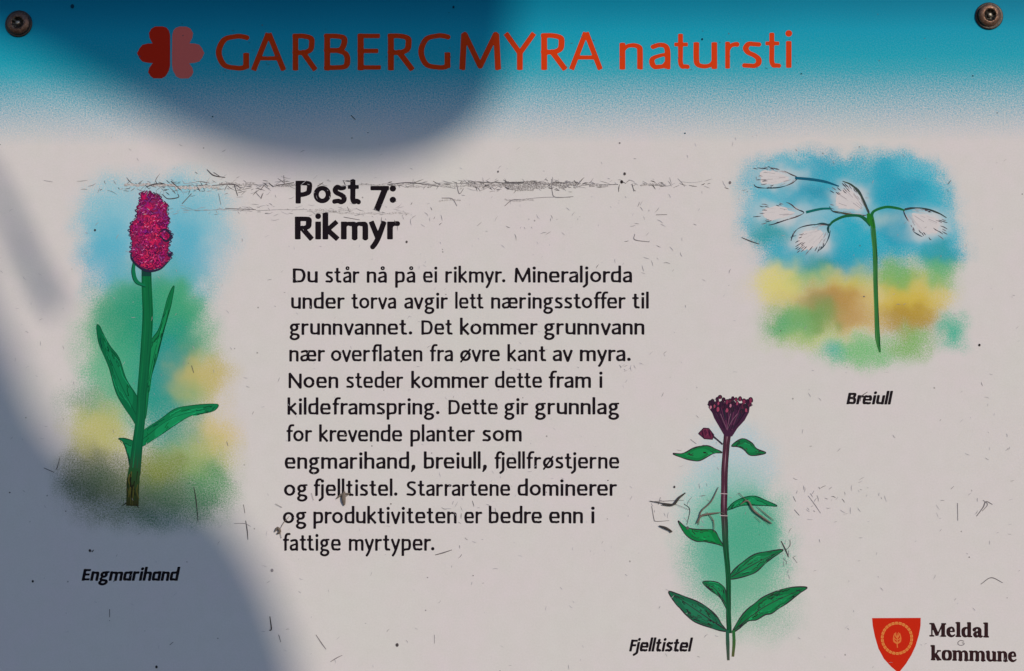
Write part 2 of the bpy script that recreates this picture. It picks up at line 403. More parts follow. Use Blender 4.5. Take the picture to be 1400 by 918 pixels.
_cache = {}
def raster(key, strokes, w, ky, cell, adv):
    """turn the pen strokes into one flat outline, filled cell by cell"""
    k = (key, w, ky, cell)
    if k in _cache: return _cache[k]
    x0, x1 = -.4, adv + .4; y0, y1 = -.75, 1.75
    nx = int((x1 - x0) / cell) + 1; ny = int((y1 - y0) / cell) + 1
    gx = x0 + np.arange(nx) * cell; gy = y0 + np.arange(ny) * cell
    GX, GY = np.meshgrid(gx, gy)
    D = np.full(GX.shape, 9.0)
    for pts, wf, butt in strokes:
        n = len(pts)
        if isinstance(wf, (int, float)): ws = [w * wf] * n
        else: ws = list(np.interp(np.linspace(0, 1, n), np.linspace(0, 1, len(wf)), wf) * w)
        D = np.minimum(D, seg_sd(GX, GY, pts, ws, butt[0], butt[1], ky))
    ins = D < 0
    V = []; F = []
    def addp(pl):
        n = len(V); V.extend(pl); F.append(tuple(range(n, n + len(pl))))
    full = ins[:-1, :-1] & ins[:-1, 1:] & ins[1:, 1:] & ins[1:, :-1]
    some = (ins[:-1, :-1] | ins[:-1, 1:] | ins[1:, 1:] | ins[1:, :-1]) & ~full
    for j in range(ny - 1):
        i = 0
        row = full[j]
        while i < nx - 1:
            if row[i]:
                s = i
                while i < nx - 1 and row[i]: i += 1
                addp([(gx[s], gy[j]), (gx[i], gy[j]), (gx[i], gy[j + 1]), (gx[s], gy[j + 1])])
            else: i += 1
    for j, i in np.argwhere(some):
        cs = [(i, j), (i + 1, j), (i + 1, j + 1), (i, j + 1)]
        pl = []
        for a in range(4):
            (ia, ja), (ib, jb) = cs[a], cs[(a + 1) % 4]
            da, db = D[ja, ia], D[jb, ib]
            if da < 0: pl.append((gx[ia], gy[ja]))
            if (da < 0) != (db < 0):
                t = da / (da - db)
                pl.append((gx[ia] + (gx[ib] - gx[ia]) * t, gy[ja] + (gy[jb] - gy[ja]) * t))
        if len(pl) >= 3: addp(pl)
    xs = np.array([v[0] for v in V]); 
    r = (np.array(V), F, xs.min(), xs.max())
    _cache[k] = r
    return r

def word_layout(txt, G, w, ky, cell, gap, kern):
    x = 0; out = []
    for i, ch in enumerate(txt):
        if ch == ' ':
            x += .42; continue
        adv, strokes = G[ch]
        V, F, a, b = raster((id(G), ch), strokes, w, ky, cell, adv)
        if i and txt[i - 1] != ' ': x += gap + kern.get(txt[i - 1] + ch, 0)
        out.append((ch, x - a, V, F)); x += b - a
    return out, x

KERN = {'rv': -.10, 'va': -.10, 'av': -.08, 'vg': -.06, 'tt': -.14, 'ff': -.26, 'fr': -.16, 'fe': -.24, 'fl': -.18, 'fj': -.42, 'Fj': -.34,
        'rt': -.06, 'ty': -.10, 'yp': -.03, 'yr': -.05, 'ra': -.12, 'ro': -.12, 'rd': -.10, 're': -.12, 'ru': -.02, 'r.': -.14, 'fa': -.22,
        'er': .0, 'ov': -.1, 've': -.1, 'øv': -.1, 'vr': -.06, 'ev': -.08, 'iv': -.05, 'vi': -.05, 'kl': 0, 'ke': -.08, 'ko': -.08, 'ka': -.04,
        'my': -.05, 'or': .0, 'fo': -.24, 'rg': -.08, 'ta': -.06, 'te': -.06, 'st': -.02, 'to': -.08, 'ti': -.02, 'kt': -.06, 'et': -.04,
        'ij': .03, 'lj': -.14, 'tj': -.26, 'rj': 0, 'kr': -.02, '7:': -.05}
def put_word(ink, txt, x0, x1, y0, y1, xh, G, w, col, cell=.05, ky=.84, gap=.17, shear=0.0, kern=KERN, rot=0.0):
    """set a word so that it runs from x0 to x1 (photograph units), baseline y0 -> y1"""
    lay, tot = word_layout(txt, G, w, ky, cell, gap, kern)
    sx = (x1 - x0) / tot
    for ch, ox, V, F in lay:
        X = (V[:, 0] + ox) * sx + V[:, 1] * xh * shear
        Y = V[:, 1] * xh
        bx = x0 + X
        by = y0 + (y1 - y0) * (X / max(1e-6, x1 - x0)) - Y
        ink.tris(np.stack([bx, by], 1), F, [(*col, 1)] * len(V))

BLACK = alb(24, 17, 22)
G_REG = glyphs(.235)
LINES = [
    (386.6, [('Du', 400.1, 434.5), ('står', 444.8, 491.6), ('nå', 501.4, 529), ('på', 540.2, 567.9), ('ei', 578.3, 598), ('rikmyr.', 608.8, 691), ('Mineraljorda', 703.4, 864.2)], 15.0),
    (422.2, [('under', 398, 471.4), ('torva', 480.3, 541.7), ('avgir', 552.6, 612.5), ('lett', 622.3, 661.2), ('næringsstoffer', 671.4, 855.5), ('til', 864.2, 887)], 15.0),
    (457.8, [('grunnvannet.', 395.9, 563.7), ('Det', 575.9, 619), ('kommer', 628.8, 735.3), ('grunnvann', 743.7, 881)], 15.1),
    (494.2, [('nær', 395.5, 444.5), ('overflaten', 452.4, 577.5), ('fra', 587.6, 619.4), ('øvre', 628.8, 683.5), ('kant', 693.7, 747), ('av', 755.5, 783.3), ('myra.', 792.7, 862.4)], 15.2),
    (530.6, [('Noen', 394.5, 462.5), ('steder', 473.3, 551.4), ('kommer', 562.2, 668.2), ('dette', 676.7, 741.2), ('fram', 750, 808), ('i', 819.5, 823.6)], 15.2),
    (566.9, [('kildeframspring.', 393, 601), ('Dette', 613, 680.6), ('gir', 689.4, 722.5), ('grunnlag', 731.4, 846.7)], 15.3),
    (603.8, [('for', 391.6, 426.9), ('krevende', 436.3, 550), ('planter', 561, 649.6), ('som', 659.4, 713.3)], 15.3),
    (641.0, [('engmarihand,', 389.2, 568), ('breiull,', 579.4, 665.7), ('fjellfrøstjerne', 676, 846.7)], 15.4),
    (678.2, [('og', 388.2, 420.6), ('fjelltistel.', 428.8, 543.5), ('Starrartene', 555.7, 697.6), ('dominerer', 707.5, 843.7)], 15.5),
    (715.8, [('og', 386.7, 419), ('produktiviteten', 428.4, 624.3), ('er', 634.7, 659.4), ('bedre', 668.2, 741), ('enn', 750.6, 797), ('i', 808.4, 812.8)], 15.6),
    (753.0, [('fattige', 386.7, 466), ('myrtyper.', 476.9, 594)], 15.7)]
for y, words, xh in LINES:
    for (t, a, b) in words:
        ink = Ink(12e-6, .0)
        if t == 'i': a -= .3; b += .3
        put_word(ink, t, a, b, y + (a - 400) * -.0008, y + (b - 400) * -.0008, xh, G_REG, .235, BLACK, gap=.13)
        ink.build('printed_word', sign)

G_BOLD = glyphs(.325, 1.0, 1.22)
for t, a, b, y in (('Post', 404, 493.4, 278.4), ('7:', 506.4, 541.5, 278.4), ('Rikmyr', 403, 547, 327.4)):
    ink = Ink(12e-6, .0)
    put_word(ink, t, a, b, y, y, 24.2, G_BOLD, .325, BLACK, cell=.035, ky=.80, gap=.08)
    ink.build('heading_word', sign)

RED = alb(194, 53, 8)
G_TIT = glyphs(.20)
TL = [('G', 295, 341, 96.5), ('A', 343, 391, 96.3), ('R', 399.6, 434, 96), ('B', 442.7, 479, 96), ('E', 488.6, 521, 95.8), ('R', 529.7, 567, 95.8), ('G', 571.8, 616, 95.6),
      ('M', 628, 685, 95.5), ('Y', 688.5, 733, 95.3), ('R', 739.3, 776, 95.3), ('A', 778, 823.8, 95.1), ('n', 847, 879, 94.8), ('a', 887.5, 916.8, 94.4),
      ('t', 921.8, 943, 94.2), ('u', 948, 980.5, 94), ('r', 991.5, 1011, 93.4), ('s', 1014.5, 1041.5, 93.2), ('t', 1046.5, 1068, 92.8), ('i', 1073.8, 1083, 92.4)]
for ch, a, b, y in TL:
    ink = Ink(12e-6, .0)
    cap = ch.isupper()
    put_word(ink, ch, a, b, y, y, 38.6 if cap else 35.6, G_TIT, .20, RED, cell=.03, ky=.84)
    ink.build('title_letter', sign)

G_IT = glyphs(.31, 1.1, 1.1, True)
for t, a, b, y0, y1, xh in (('Engmarihand', 111.5, 243, 794, 794, 12.3), ('Breiull', 1157, 1217.5, 552.7, 553, 12.0), ('Fjelltistel', 860, 944, 890.6, 890.8, 12.4)):
    ink = Ink(12e-6, .0)
    put_word(ink, t, a, b, y0, y1, xh, G_IT, .31, BLACK, cell=.05, gap=.06, shear=.2)
    ink.build('caption', sign)

G_SER = serif_glyphs()
for t, a, b, y0, y1, xh in (('Meldal', 1270.5, 1352.3, 870.2, 871.6, 13.2), ('kommune', 1272, 1390, 902.6, 904.8, 13.4)):
    ink = Ink(12e-6, .0)
    put_word(ink, t, a, b, y0, y1, xh, G_SER, .40, alb(44, 24, 26), cell=.05, ky=1.0, gap=.0, kern={})
    ink.build('municipality_name', sign)
ink = Ink(12e-6)
ink.ribbon([(1318, 877), (1313, 876), (1309.5, 879), (1311, 882), (1315, 882.5), (1318, 881), (1317.6, 879.4), (1315, 879.4)], 1.1, alb(110, 100, 100))
ink.build('small_mark', sign)

# ------------------------------------------------------------------ emblems
ink = Ink(12e-6)
ink.poly(crom([(232.6, 48), (231, 42), (227.5, 38), (222, 36.3), (212, 36.5), (207, 39.5), (203.6, 45.5), (204.4, 52), (208.5, 59.6), (202, 59.8), (195, 61.5), (191, 66), (187.2, 73), (190.6, 79.8), (194.5, 84.4), (202, 86.2), (208.8, 86.6), (204, 93), (202.6, 99), (205.4, 104), (209.5, 107.4), (221, 107.6), (226.5, 104.6), (231, 97), (232.6, 90), (232.6, 72)], 1, True), alb(186, 34, 12))
ink.build('clover_left_half', sign)
ink = Ink(12e-6)
ink.poly(crom([(235.6, 48), (237, 42), (240.5, 38.4), (246, 36.6), (255, 36.8), (260.5, 39.5), (264, 45.5), (263, 52), (259, 59.6), (266, 59.8), (272.4, 61.5), (276, 66), (279.4, 73), (276, 79.8), (272.4, 84.4), (265.4, 86.2), (258.6, 86.8), (263, 93), (264.4, 99), (262, 104), (257.8, 107.4), (246, 107.6), (240.8, 104.6), (236.6, 97), (235.2, 90), (235, 72)], 1, True), alb(208, 96, 84))
ink.build('clover_right_half', sign)

def shield():
    k = Ink(12e-6)
    out = [(1192.2, 845.3), (1258.8, 845.0), (1258.6, 856), (1256.4, 868), (1252, 883), (1246, 896), (1238.5, 908), (1228.5, 920.5), (1218, 911.5), (1208.5, 901), (1201, 887), (1196, 870), (1193.2, 856)]
    k.poly(out, alb(186, 34, 12))
    o = k.build('shield', sign)
    k = Ink(14e-6)
    gold = alb(205, 128, 62)
    for i in range(26):                       # the twisted ring
        a0 = i / 26 * 360; a1 = a0 + 11.2
        k.ribbon(arc(1226.3, 873, 20.2, 20.8, a0, a1, 3), 3.6, gold, smooth=False)
    k.ribbon(arc(1226.3, 873, 20.2, 20.8, 0, 360, 40), 1.2, alb(200, 100, 45), smooth=False)
    g2 = alb(204, 108, 52)
    k.ribbon([(1227, 872), (1226.6, 880), (1227, 886)], 1.4, g2)
    for s in (-1, 1):
        k.ribbon([(1226.6, 880), (1226.6 + s * 4, 877), (1226.6 + s * 5.5, 872)], [2.2, 2.6, .8], g2)
        k.ribbon([(1226.6, 876), (1226.6 + s * 4.6, 872), (1226.6 + s * 3.6, 866)], [1.2, 1.8, .7], g2)
        k.ribbon([(1226.6 + s * .8, 872), (1226.6 + s * 2.6, 868), (1226.6 + s * 1.6, 864.5)], [1.8, 2.0, .5], g2)
    k.ribbon([(1226.6, 873), (1226.6, 866)], [2.4, .8], g2, smooth=False)
    k.build('shield_charge', o)
shield()

# ------------------------------------------------------------------ sprayed backgrounds of the drawings
def spray(name, box, blobs, seed, step=2.0, cut=.02, soft=4.6):
    xs = np.arange(box[0], box[2] + step, step); ys = np.arange(box[1], box[3] + step, step)
    X, Y = np.meshgrid(xs, ys)
    DX = np.zeros(X.shape); DY = np.zeros(X.shape)
    for j in range(X.shape[0]):
        for i in range(X.shape[1]):
            x, y = X[j, i], Y[j, i]
            DX[j, i] = 11 * mnoise(Vector((x / 26, y / 26, seed))) + 4 * mnoise(Vector((x / 9, y / 9, seed + 5)))
            DY[j, i] = 11 * mnoise(Vector((x / 26, y / 26, seed + 20))) + 4 * mnoise(Vector((x / 9, y / 9, seed + 25)))
    A = np.zeros(X.shape); C = np.zeros(X.shape + (3,))
    for cx, cy, rx, ry, col, st in blobs:
        d = np.sqrt(((X + DX - cx) / rx) ** 2 + ((Y + DY - cy) / ry) ** 2)
        a = st / (1 + np.exp(np.clip((d - .92) * min(rx, ry) / soft, -30, 30)))
        a = np.clip(a - .004, 0, 1)
        c = np.array(alb(*col))
        nA = a + A * (1 - a)
        C = (c * a[..., None] + C * (A * (1 - a))[..., None]) / np.maximum(nA, 1e-6)[..., None]
        A = nA
    # fade out before the sheet ends
    ed = np.minimum(np.minimum(X - box[0], box[2] - X), np.minimum(Y - box[1], box[3] - Y))
    A = np.minimum(A, .982) * np.clip(ed / 14, 0, 1)
    keep = A > cut
    idx = -np.ones(X.shape, int)
    cellk = keep[:-1, :-1] | keep[:-1, 1:] | keep[1:, 1:] | keep[1:, :-1]
    used = np.zeros(X.shape, bool)
    for a, b in ((0, 0), (0, 1), (1, 0), (1, 1)):
        used[a:a + cellk.shape[0], b:b + cellk.shape[1]] |= cellk
    idx[used] = np.arange(used.sum())
    edge = used.copy()
    pts = np.stack([X[used], Y[used]], 1)
    cols = np.concatenate([C[used], np.where(keep[used], A[used] - cut, 0)[:, None]], 1)
    faces = [(idx[j, i], idx[j + 1, i], idx[j + 1, i + 1], idx[j, i + 1]) for j, i in np.argwhere(cellk)]
    k = Ink(6e-6)
    k.tris(pts, faces, [tuple(c) for c in cols])
    return k.build(name, sign)

SKY1 = (104, 182, 196); SKY2 = (20, 160, 184); TEAL = (0, 140, 112); GRN = (58, 150, 92); OCH = (190, 170, 96); DKG = (46, 104, 66)
ORCHID = spray('flower_drawing', (60, 215, 350, 745), [
    (215, 325, 112, 92, (150, 182, 190), .85), (150, 300, 42, 55, SKY1, .6), (262, 290, 50, 55, SKY1, .5),
    (148, 345, 34, 45, SKY2, .65), (250, 345, 32, 60, SKY2, .7), (165, 395, 35, 28, SKY2, .45), (215, 400, 70, 45, (70, 165, 170), .5),
    (200, 470, 100, 95, (110, 172, 128), .8), (215, 470, 62, 100, TEAL, .95), (170, 440, 45, 50, (10, 142, 104), .75), (240, 415, 34, 34, (60, 160, 100), .5),
    (165, 530, 52, 70, (70, 165, 120), .6), (228, 545, 46, 75, (10, 140, 125), .8), (225, 500, 30, 45, (0, 138, 140), .5),
    (275, 518, 38, 36, OCH, .9), (262, 545, 20, 22, (120, 165, 110), .5), (116, 553, 30, 20, (70, 130, 95), .62), (135, 592, 42, 40, (178, 172, 92), .85),
    (290, 600, 36, 32, (200, 178, 104), .85), (245, 600, 34, 30, (30, 140, 120), .6), (255, 632, 50, 26, (150, 168, 80), .75), (128, 652, 48, 42, (88, 98, 62), .8),
    (135, 660, 34, 20, (52, 92, 58), .55), (215, 655, 52, 42, (100, 112, 40), .75), (210, 650, 18, 18, (130, 140, 20), .5), (285, 665, 34, 36, (56, 132, 72), .8), (230, 690, 62, 30, (58, 112, 80), .75), (160, 690, 52, 26, (96, 108, 72), .6),
], 3.0, soft=7.5)

B1 = (0, 158, 178); B2 = (0, 146, 170); B3 = (26, 166, 186); BT = (0, 138, 138); G1 = (84, 166, 96); Y1 = (206, 184, 96); BR = (172, 126, 58)
COTTON = spray('flower_drawing', (985, 180, 1350, 525), [
    (1090, 255, 78, 48, B3, .92), (1055, 300, 44, 36, B3, .88), (1235, 262, 68, 52, B3, .9), (1180, 300, 118, 62, (8, 162, 182), .94), (1092, 348, 40, 28, B1, .85),
    (1286, 320, 32, 46, B3, .85), (1050, 240, 36, 26, B1, .35), (1130, 228, 34, 18, B2, .7), (1165, 232, 30, 24, B1, .8), (1215, 222, 34, 16, B1, .7), (1208, 250, 24, 30, B2, .6),
    (1110, 264, 34, 15, B2, .8), (1120, 262, 14, 10, (0, 126, 150), .5), (1240, 264, 26, 18, (0, 140, 168), .8), (1280, 262, 28, 24, B1, .45), (1052, 322, 26, 18, BT, .75), (1070, 350, 34, 20, B1, .85),
    (1160, 335, 36, 34, B1, .9), (1225, 312, 24, 34, B2, .85), (1270, 344, 40, 18, B1, .85), (1155, 362, 62, 20, B2, .8), (1124, 366, 20, 16, BT, .9), (1180, 355, 20, 20, B1, .6), (1285, 352, 22, 24, (0, 140, 150), .7),
    (1066, 243, 30, 14, (202, 194, 190), .95), (1066, 292, 32, 14, (202, 194, 190), .95), (1108, 328, 27, 20, (202, 194, 190), .97), (1163, 273, 25, 21, (202, 194, 190), .97), (1268, 306, 31, 20, (202, 194, 190), .97), (1205, 298, 16, 12, (196, 196, 180), .5), (1112, 294, 20, 10, (180, 190, 196), .5),
    (1150, 395, 108, 26, (208, 192, 124), .75), (1068, 388, 34, 30, (208, 196, 108), .85), (1252, 405, 50, 36, Y1, .85), (1150, 425, 92, 34, (206, 182, 110), .8),
    (1112, 380, 28, 14, G1, .55), (1178, 380, 20, 14, (120, 168, 100), .5), (1225, 376, 26, 24, (96, 164, 84), .85), (1282, 374, 28, 24, (96, 168, 96), .8), (1160, 388, 24, 16, (196, 178, 70), .7),
    (1145, 408, 30, 18, BR, .9), (1115, 412, 24, 14, (150, 128, 84), .7), (1162, 432, 30, 20, (178, 136, 76), .8), (1240, 415, 38, 24, (196, 168, 50), .8), (1242, 438, 44, 22, (164, 128, 40), .85),
    (1088, 442, 42, 26, (92, 160, 88), .85), (1125, 432, 26, 22, (84, 138, 66), .65), (1072, 452, 22, 16, (60, 158, 108), .6), (1120, 465, 50, 12, (180, 190, 100), .6),
    (1180, 482, 52, 22, (104, 176, 104), .85), (1145, 480, 12, 12, (50, 165, 160), .6), (1248, 470, 28, 22, (110, 166, 76), .8), (1302, 454, 22, 22, (78, 172, 140), .85), (1302, 456, 10, 10, (20, 160, 130), .5),
], 11.0)

THISTLE = spray('flower_drawing', (895, 560, 1120, 905), [
    (1002, 640, 58, 62, (158, 188, 194), .60), (965, 690, 42, 44, (140, 192, 184), .5), (1008, 740, 72, 92, (112, 176, 152), .75), (1010, 745, 60, 78, (62, 160, 124), .75),
    (1020, 735, 40, 46, (36, 152, 116), .5), (965, 770, 34, 50, (80, 162, 136), .5), (1022, 812, 60, 48, (104, 168, 134), .62), (1045, 850, 40, 26, (130, 172, 146), .45),
], 17.0, soft=8.5)

ORCHID['label'] = 'magenta marsh orchid drawing on a blue, green and ochre spray'
COTTON['label'] = 'cottongrass drawing with white tufts on a blue and ochre spray'
THISTLE['label'] = 'dark purple thistle drawing on a green spray'
DRAWING = ORCHID
# ------------------------------------------------------------------ drawings
def leaf(name, outline, c_in, c_dark, mid=None, w=1.1, scrib=14, seed=1, ds=.72):
    r = random.Random(seed)
    k = Ink(12e-6)
    pl = crom(outline, 6, True)
    k.poly(pl, alb(*c_in))
    xs = [p[0] for p in pl]; ys = [p[1] for p in pl]
    cx, cy = sum(xs) / len(xs), sum(ys) / len(ys)
    shr = lambda p, s: (cx + (p[0] - cx) * s, cy + (p[1] - cy) * s)
    # inner tone washes following the outline
    k.poly([shr(p, .62) for p in pl], alb(*[min(255, v * 1.12 + 4) for v in c_in]))
    N_ = len(pl)
    for _ in range(scrib):
        i = r.randrange(N_); m = r.randint(3, 9)
        s = r.uniform(.25, .9)
        k.ribbon([shr(pl[(i + q_) % N_], s + r.uniform(-.06, .06)) for q_ in range(m)], r.uniform(.5, 1.1), alb(*[v * (r.uniform(.55, 1.0)) + (1 - 1) for v in c_dark]) if r.random() < ds else alb(*[min(255, v * 1.35 + 8) for v in c_in]), smooth=False)
    k.ribbon(pl + [pl[0]], lambda u: w * (.7 + .6 * abs(math.sin(u * 19 + seed))), alb(*c_dark), smooth=False)
    if mid: k.ribbon(mid, [w, .8 * w, .4 * w], alb(*c_dark))
    return k.build(name, DRAWING)

GL = (8, 112, 62); GD = (14, 62, 48)
# marsh orchid
leaf('drawn_leaf', [(238, 391), (234.5, 415), (226, 446), (216, 485), (206, 520), (199, 572), (193, 560), (193, 520), (205, 470), (218, 448), (229, 408)], (16, 108, 62), (9, 78, 48), [(196, 560), (212, 480), (234, 400)], seed=2, w=.9, scrib=24)
leaf('drawn_leaf', [(132, 445), (133.5, 461), (137, 475), (149, 503), (160, 540), (180, 572), (192, 588), (196, 560), (186, 540), (173, 519), (163, 490), (151, 474), (141, 456), (136, 446)], (10, 96, 58), (8, 72, 46), [(190, 575), (165, 525), (137, 458)], seed=3, w=.9, scrib=24)
leaf('drawn_leaf', [(190, 612), (193, 592), (220, 573), (240, 559), (263, 554.5), (290, 552.5), (298.6, 554), (294, 561), (284, 564.5), (263, 568), (240, 581), (215, 598)], (14, 112, 66), (8, 74, 48), [(196, 600), (235, 572), (290, 557)], seed=4, w=.9, scrib=24)
leaf('drawn_leaf', [(162, 600), (172, 600), (186, 608), (186, 640), (180, 648), (175, 626), (169, 606)], (14, 100, 60), (8, 58, 40), None, seed=5)
k = Ink(32e-6)
k.ribbon([(200.5, 366), (200.5, 390), (202, 430), (200, 470), (197.5, 500), (194, 538), (192, 573), (187.5, 612), (183.5, 650)], [13, 14, 14.5, 15, 14, 13, 13, 15, 17], lambda u: alb(12 + 40 * max(0, u - .88) / .12, 100 - 12 * u - 26 * max(0, u - .85) / .15, 56 - 16 * max(0, u - .85) / .15))
for s_, cc in ((-6.2, (8, 72, 44)), (6.0, (8, 76, 46)), (-2.6, (14, 108, 62)), (2.4, (9, 84, 52))):
    k.ribbon([(200.5 + s_, 370), (200.5 + s_, 392), (202 + s_, 430), (200 + s_, 470), (197.5 + s_, 500), (194 + s_ * .9, 538), (192 + s_ * .9, 573), (187.5 + s_, 612), (183.5 + s_ * 1.2, 650)], lambda u: .9 + .5 * math.sin(u * 31 + s_), alb(*cc))
k.ribbon([(184, 358), (182.5, 372), (187, 385), (199, 391)], [3, 5.5, 5, 2], alb(14, 108, 70))
k.ribbon([(182, 358), (180, 373), (185, 387), (199, 393)], 1.1, alb(8, 60, 44))
k.ribbon([(200, 368), (200, 378)], 13, alb(18, 60, 52), smooth=False)
k.build('drawn_stem', DRAWING)
k = Ink(40e-6)
k.ribbon([(183.5, 640), (182.4, 655), (181.6, 672), (181, 692)], [15, 17.5, 17, 17], lambda u: alb(30 + 34 * u, 74 - 14 * u, 40 - 10 * u))
r = random.Random(5)
for i in range(22):
    x = r.uniform(174, 189); y = r.uniform(642, 672)
    k.ribbon([(x, y), (x - 1, y + 9), (x + r.uniform(-3, 2), y + 20)], r.uniform(.6, 1.6), alb(*r.choice([(30, 30, 20), (90, 84, 36), (44, 70, 36)])))
k.ribbon([(173, 688), (166, 692)], [2, .5], alb(50, 46, 32), smooth=False); k.ribbon([(186, 690), (190, 695)], [2, .5], alb(50, 46, 32), smooth=False)
k.build('drawn_stem_base', DRAWING)

def spike():
    r = random.Random(12)
    k = Ink(42e-6, .2e-6)
    out = [(192.5, 262.6), (200, 264), (209, 265), (218, 267.6), (222.6, 276), (230, 279), (228, 290), (232, 302), (228, 311), (236, 323), (231, 332), (230, 345), (236, 346), (232, 355), (221, 366), (206, 370), (193, 366), (183, 357), (179, 347), (180.5, 330), (176.7, 318), (178.5, 307), (187, 298), (186.7, 285), (192, 275)]
    k.poly(out, alb(140, 26, 72))
    def inside(x, y):
        c = False
        for i in range(len(out)):
            x0, y0 = out[i]; x1, y1 = out[i - 1]
            if (y0 > y) != (y1 > y) and x < (x1 - x0) * (y - y0) / (y1 - y0) + x0: c = not c
        return c
    pts = []
    y = 265
    row = 0
    while y < 370:
        x = 174 + (row % 2) * 3.4
        while x < 238:
            xx, yy = x + r.uniform(-1.4, 1.4), y + r.uniform(-1.2, 1.2)
            if inside(xx, yy) and inside(xx - 2.6, yy) and inside(xx + 2.6, yy): pts.append((xx, yy))
            x += 6.4
        y += 5.2; row += 1
    for (x, y) in pts:
        cx = abs(x - 206) / 28
        core = max(0, 1 - cx) * max(0, min(1, (y - 272) / 50))
        red = (168 + int(22 * core) + r.randint(-22, 20), 24 + int(10 * core) + r.randint(-8, 12), 80 + r.randint(-14, 18))
        pur = (138 + r.randint(-26, 24), 30 + r.randint(-8, 18), 98 + r.randint(-14, 18))
        c = red if r.random() < .25 + .7 * core else pur
        a0 = r.uniform(0, 6.28)
        fl = [(x + (3.2 + 1.9 * math.sin(3 * a + a0)) * math.cos(a), y + (2.9 + 1.8 * math.sin(3 * a + a0)) * math.sin(a)) for a in [i * 6.283 / 14 for i in range(14)]]
        k.poly(fl, alb(*c))
        dk = alb(*r.choice([(84, 14, 60), (96, 16, 56), (58, 12, 56), (110, 20, 60)]))
        if r.random() < .7 + .3 * cx: k.ribbon(fl[:r.randint(6, 14)], r.uniform(.6, 1.15), dk, smooth=False)
        if r.random() < .4: k.ribbon([(x - 1.4, y + r.uniform(-1, 1)), (x + r.uniform(.4, 2.2), y + r.uniform(-2, 1))], .8, alb(214, 120, 160), smooth=False)
        if r.random() < .75: k.ribbon([(x + r.uniform(-3, 3), y - 3), (x + r.uniform(-1, 1.6), y), (x + r.uniform(-3, 3), y + 3)], r.uniform(.6, 1.1), dk)
    # ragged dark edge
    for i in range(len(out)):
        (x0, y0), (x1, y1) = out[i], out[(i + 1) % len(out)]
        n = max(1, int(math.hypot(x1 - x0, y1 - y0) / 4.5))
        for q_ in range(n):
            t = (q_ + .5) / n
            x, y = x0 + (x1 - x0) * t, y0 + (y1 - y0) * t
            sgn = 1 if x > 206 else -1
            k.ribbon([(x - sgn * 1.8, y - 2.4), (x + sgn * r.uniform(.6, 2.6), y + r.uniform(-1, 1)), (x - sgn * 1.4, y + 2.6)], r.uniform(.8, 1.4), alb(*r.choice([(60, 14, 58), (88, 18, 62), (44, 20, 60)])))
    for pl in ([(180, 345), (180, 354), (190, 365), (203, 371), (219, 368), (230, 358)], [(229, 345), (232, 350), (236, 345)], [(218, 318), (226, 314), (234, 323), (227, 330), (218, 322)]):
        k.ribbon(pl, [1.4, 3.0, 3.0, 1.6], alb(40, 34, 58))
    k.build('drawn_flower_spike', DRAWING)
spike()

# cottongrass
DRAWING = COTTON
def tuft(outline, base, tip, seed, n=26):
    r = random.Random(seed)
    k = Ink(32e-6)
    pl = crom(outline, 5, True)
    bx, by = base; tx, ty = tip
    cx_, cy_ = sum(p[0] for p in pl) / len(pl), sum(p[1] for p in pl) / len(pl)
    k.poly([(cx_ + (p[0] - cx_) * (.62 + r.uniform(-.05, .08)), cy_ + (p[1] - cy_) * (.62 + r.uniform(-.05, .08))) for p in pl], alb(198, 189, 185))
    ax, ay = tx - bx, ty - by; L = math.hypot(ax, ay); ax /= L; ay /= L
    dark = lambda: alb(*r.choice([(52, 44, 54), (74, 64, 70), (110, 100, 104), (44, 36, 48)]))
    for i in range(n * 2):
        q_ = pl[r.randrange(len(pl))]
        dx, dy = q_[0] - bx, q_[1] - by
        al = (dx * ax + dy * ay) / L
        if al < .45: continue
        s0 = r.uniform(.68, .92); s1 = s0 + r.uniform(.08, .17)
        if r.random() < .48: continue
        k.ribbon([(bx + dx * s0, by + dy * s0), (bx + dx * (s0 + s1) / 2 + r.uniform(-.6, .6), by + dy * (s0 + s1) / 2 + r.uniform(-.6, .6)), (bx + dx * s1, by + dy * s1)], [.4, 1.25, .6], dark())
    for i in range(n):                         # fur lines inside
        q_ = pl[r.randrange(len(pl))]
        s0 = r.uniform(.2, .6); s1 = s0 + r.uniform(.1, .25)
        k.ribbon([(bx + (q_[0] - bx) * s0, by + (q_[1] - by) * s0), (bx + (q_[0] - bx) * s1, by + (q_[1] - by) * s1)], .6, alb(*r.choice([(170, 160, 160), (186, 178, 176), (150, 140, 142)])), smooth=False)
    # broken outline near the base
    N_ = len(pl)
    i = 0
    while i < N_:
        m = r.randint(3, 7)
        seg = [pl[(i + j) % N_] for j in range(m + 1)]
        dx, dy = seg[0][0] - bx, seg[0][1] - by
        if (dx * ax + dy * ay) / L < .75 and r.random() < .85:
            k.ribbon(seg, [.6, 1.8, .8], alb(*r.choice([(44, 44, 54), (76, 62, 62), (40, 60, 70)])), smooth=False)
        i += m
    k.build('drawn_tuft', DRAWING)
tuft([(1032, 229), (1047, 227.6), (1065, 231), (1082, 239), (1090, 243), (1084, 250), (1068, 256), (1047, 257.5), (1032, 254.5), (1030, 241)], (1091, 243), (1032, 241), 1, 30)
tuft([(1033, 284), (1047, 279), (1075, 277), (1089, 286), (1099, 291), (1088, 297), (1072, 302), (1051, 308), (1040, 303), (1031, 292)], (1099, 291), (1035, 294), 2, 30)
tuft([(1133, 309), (1112, 307.5), (1091, 313), (1082, 327), (1084, 340), (1094, 349), (1112, 347), (1127, 336), (1134, 321)], (1134, 309), (1090, 340), 3, 34)
tuft([(1140, 256), (1154, 250), (1166, 254), (1176, 263), (1184, 280), (1188, 291), (1180, 295), (1155, 293), (1137, 288), (1133, 273), (1135, 261)], (1188, 293), (1138, 266), 4, 34)
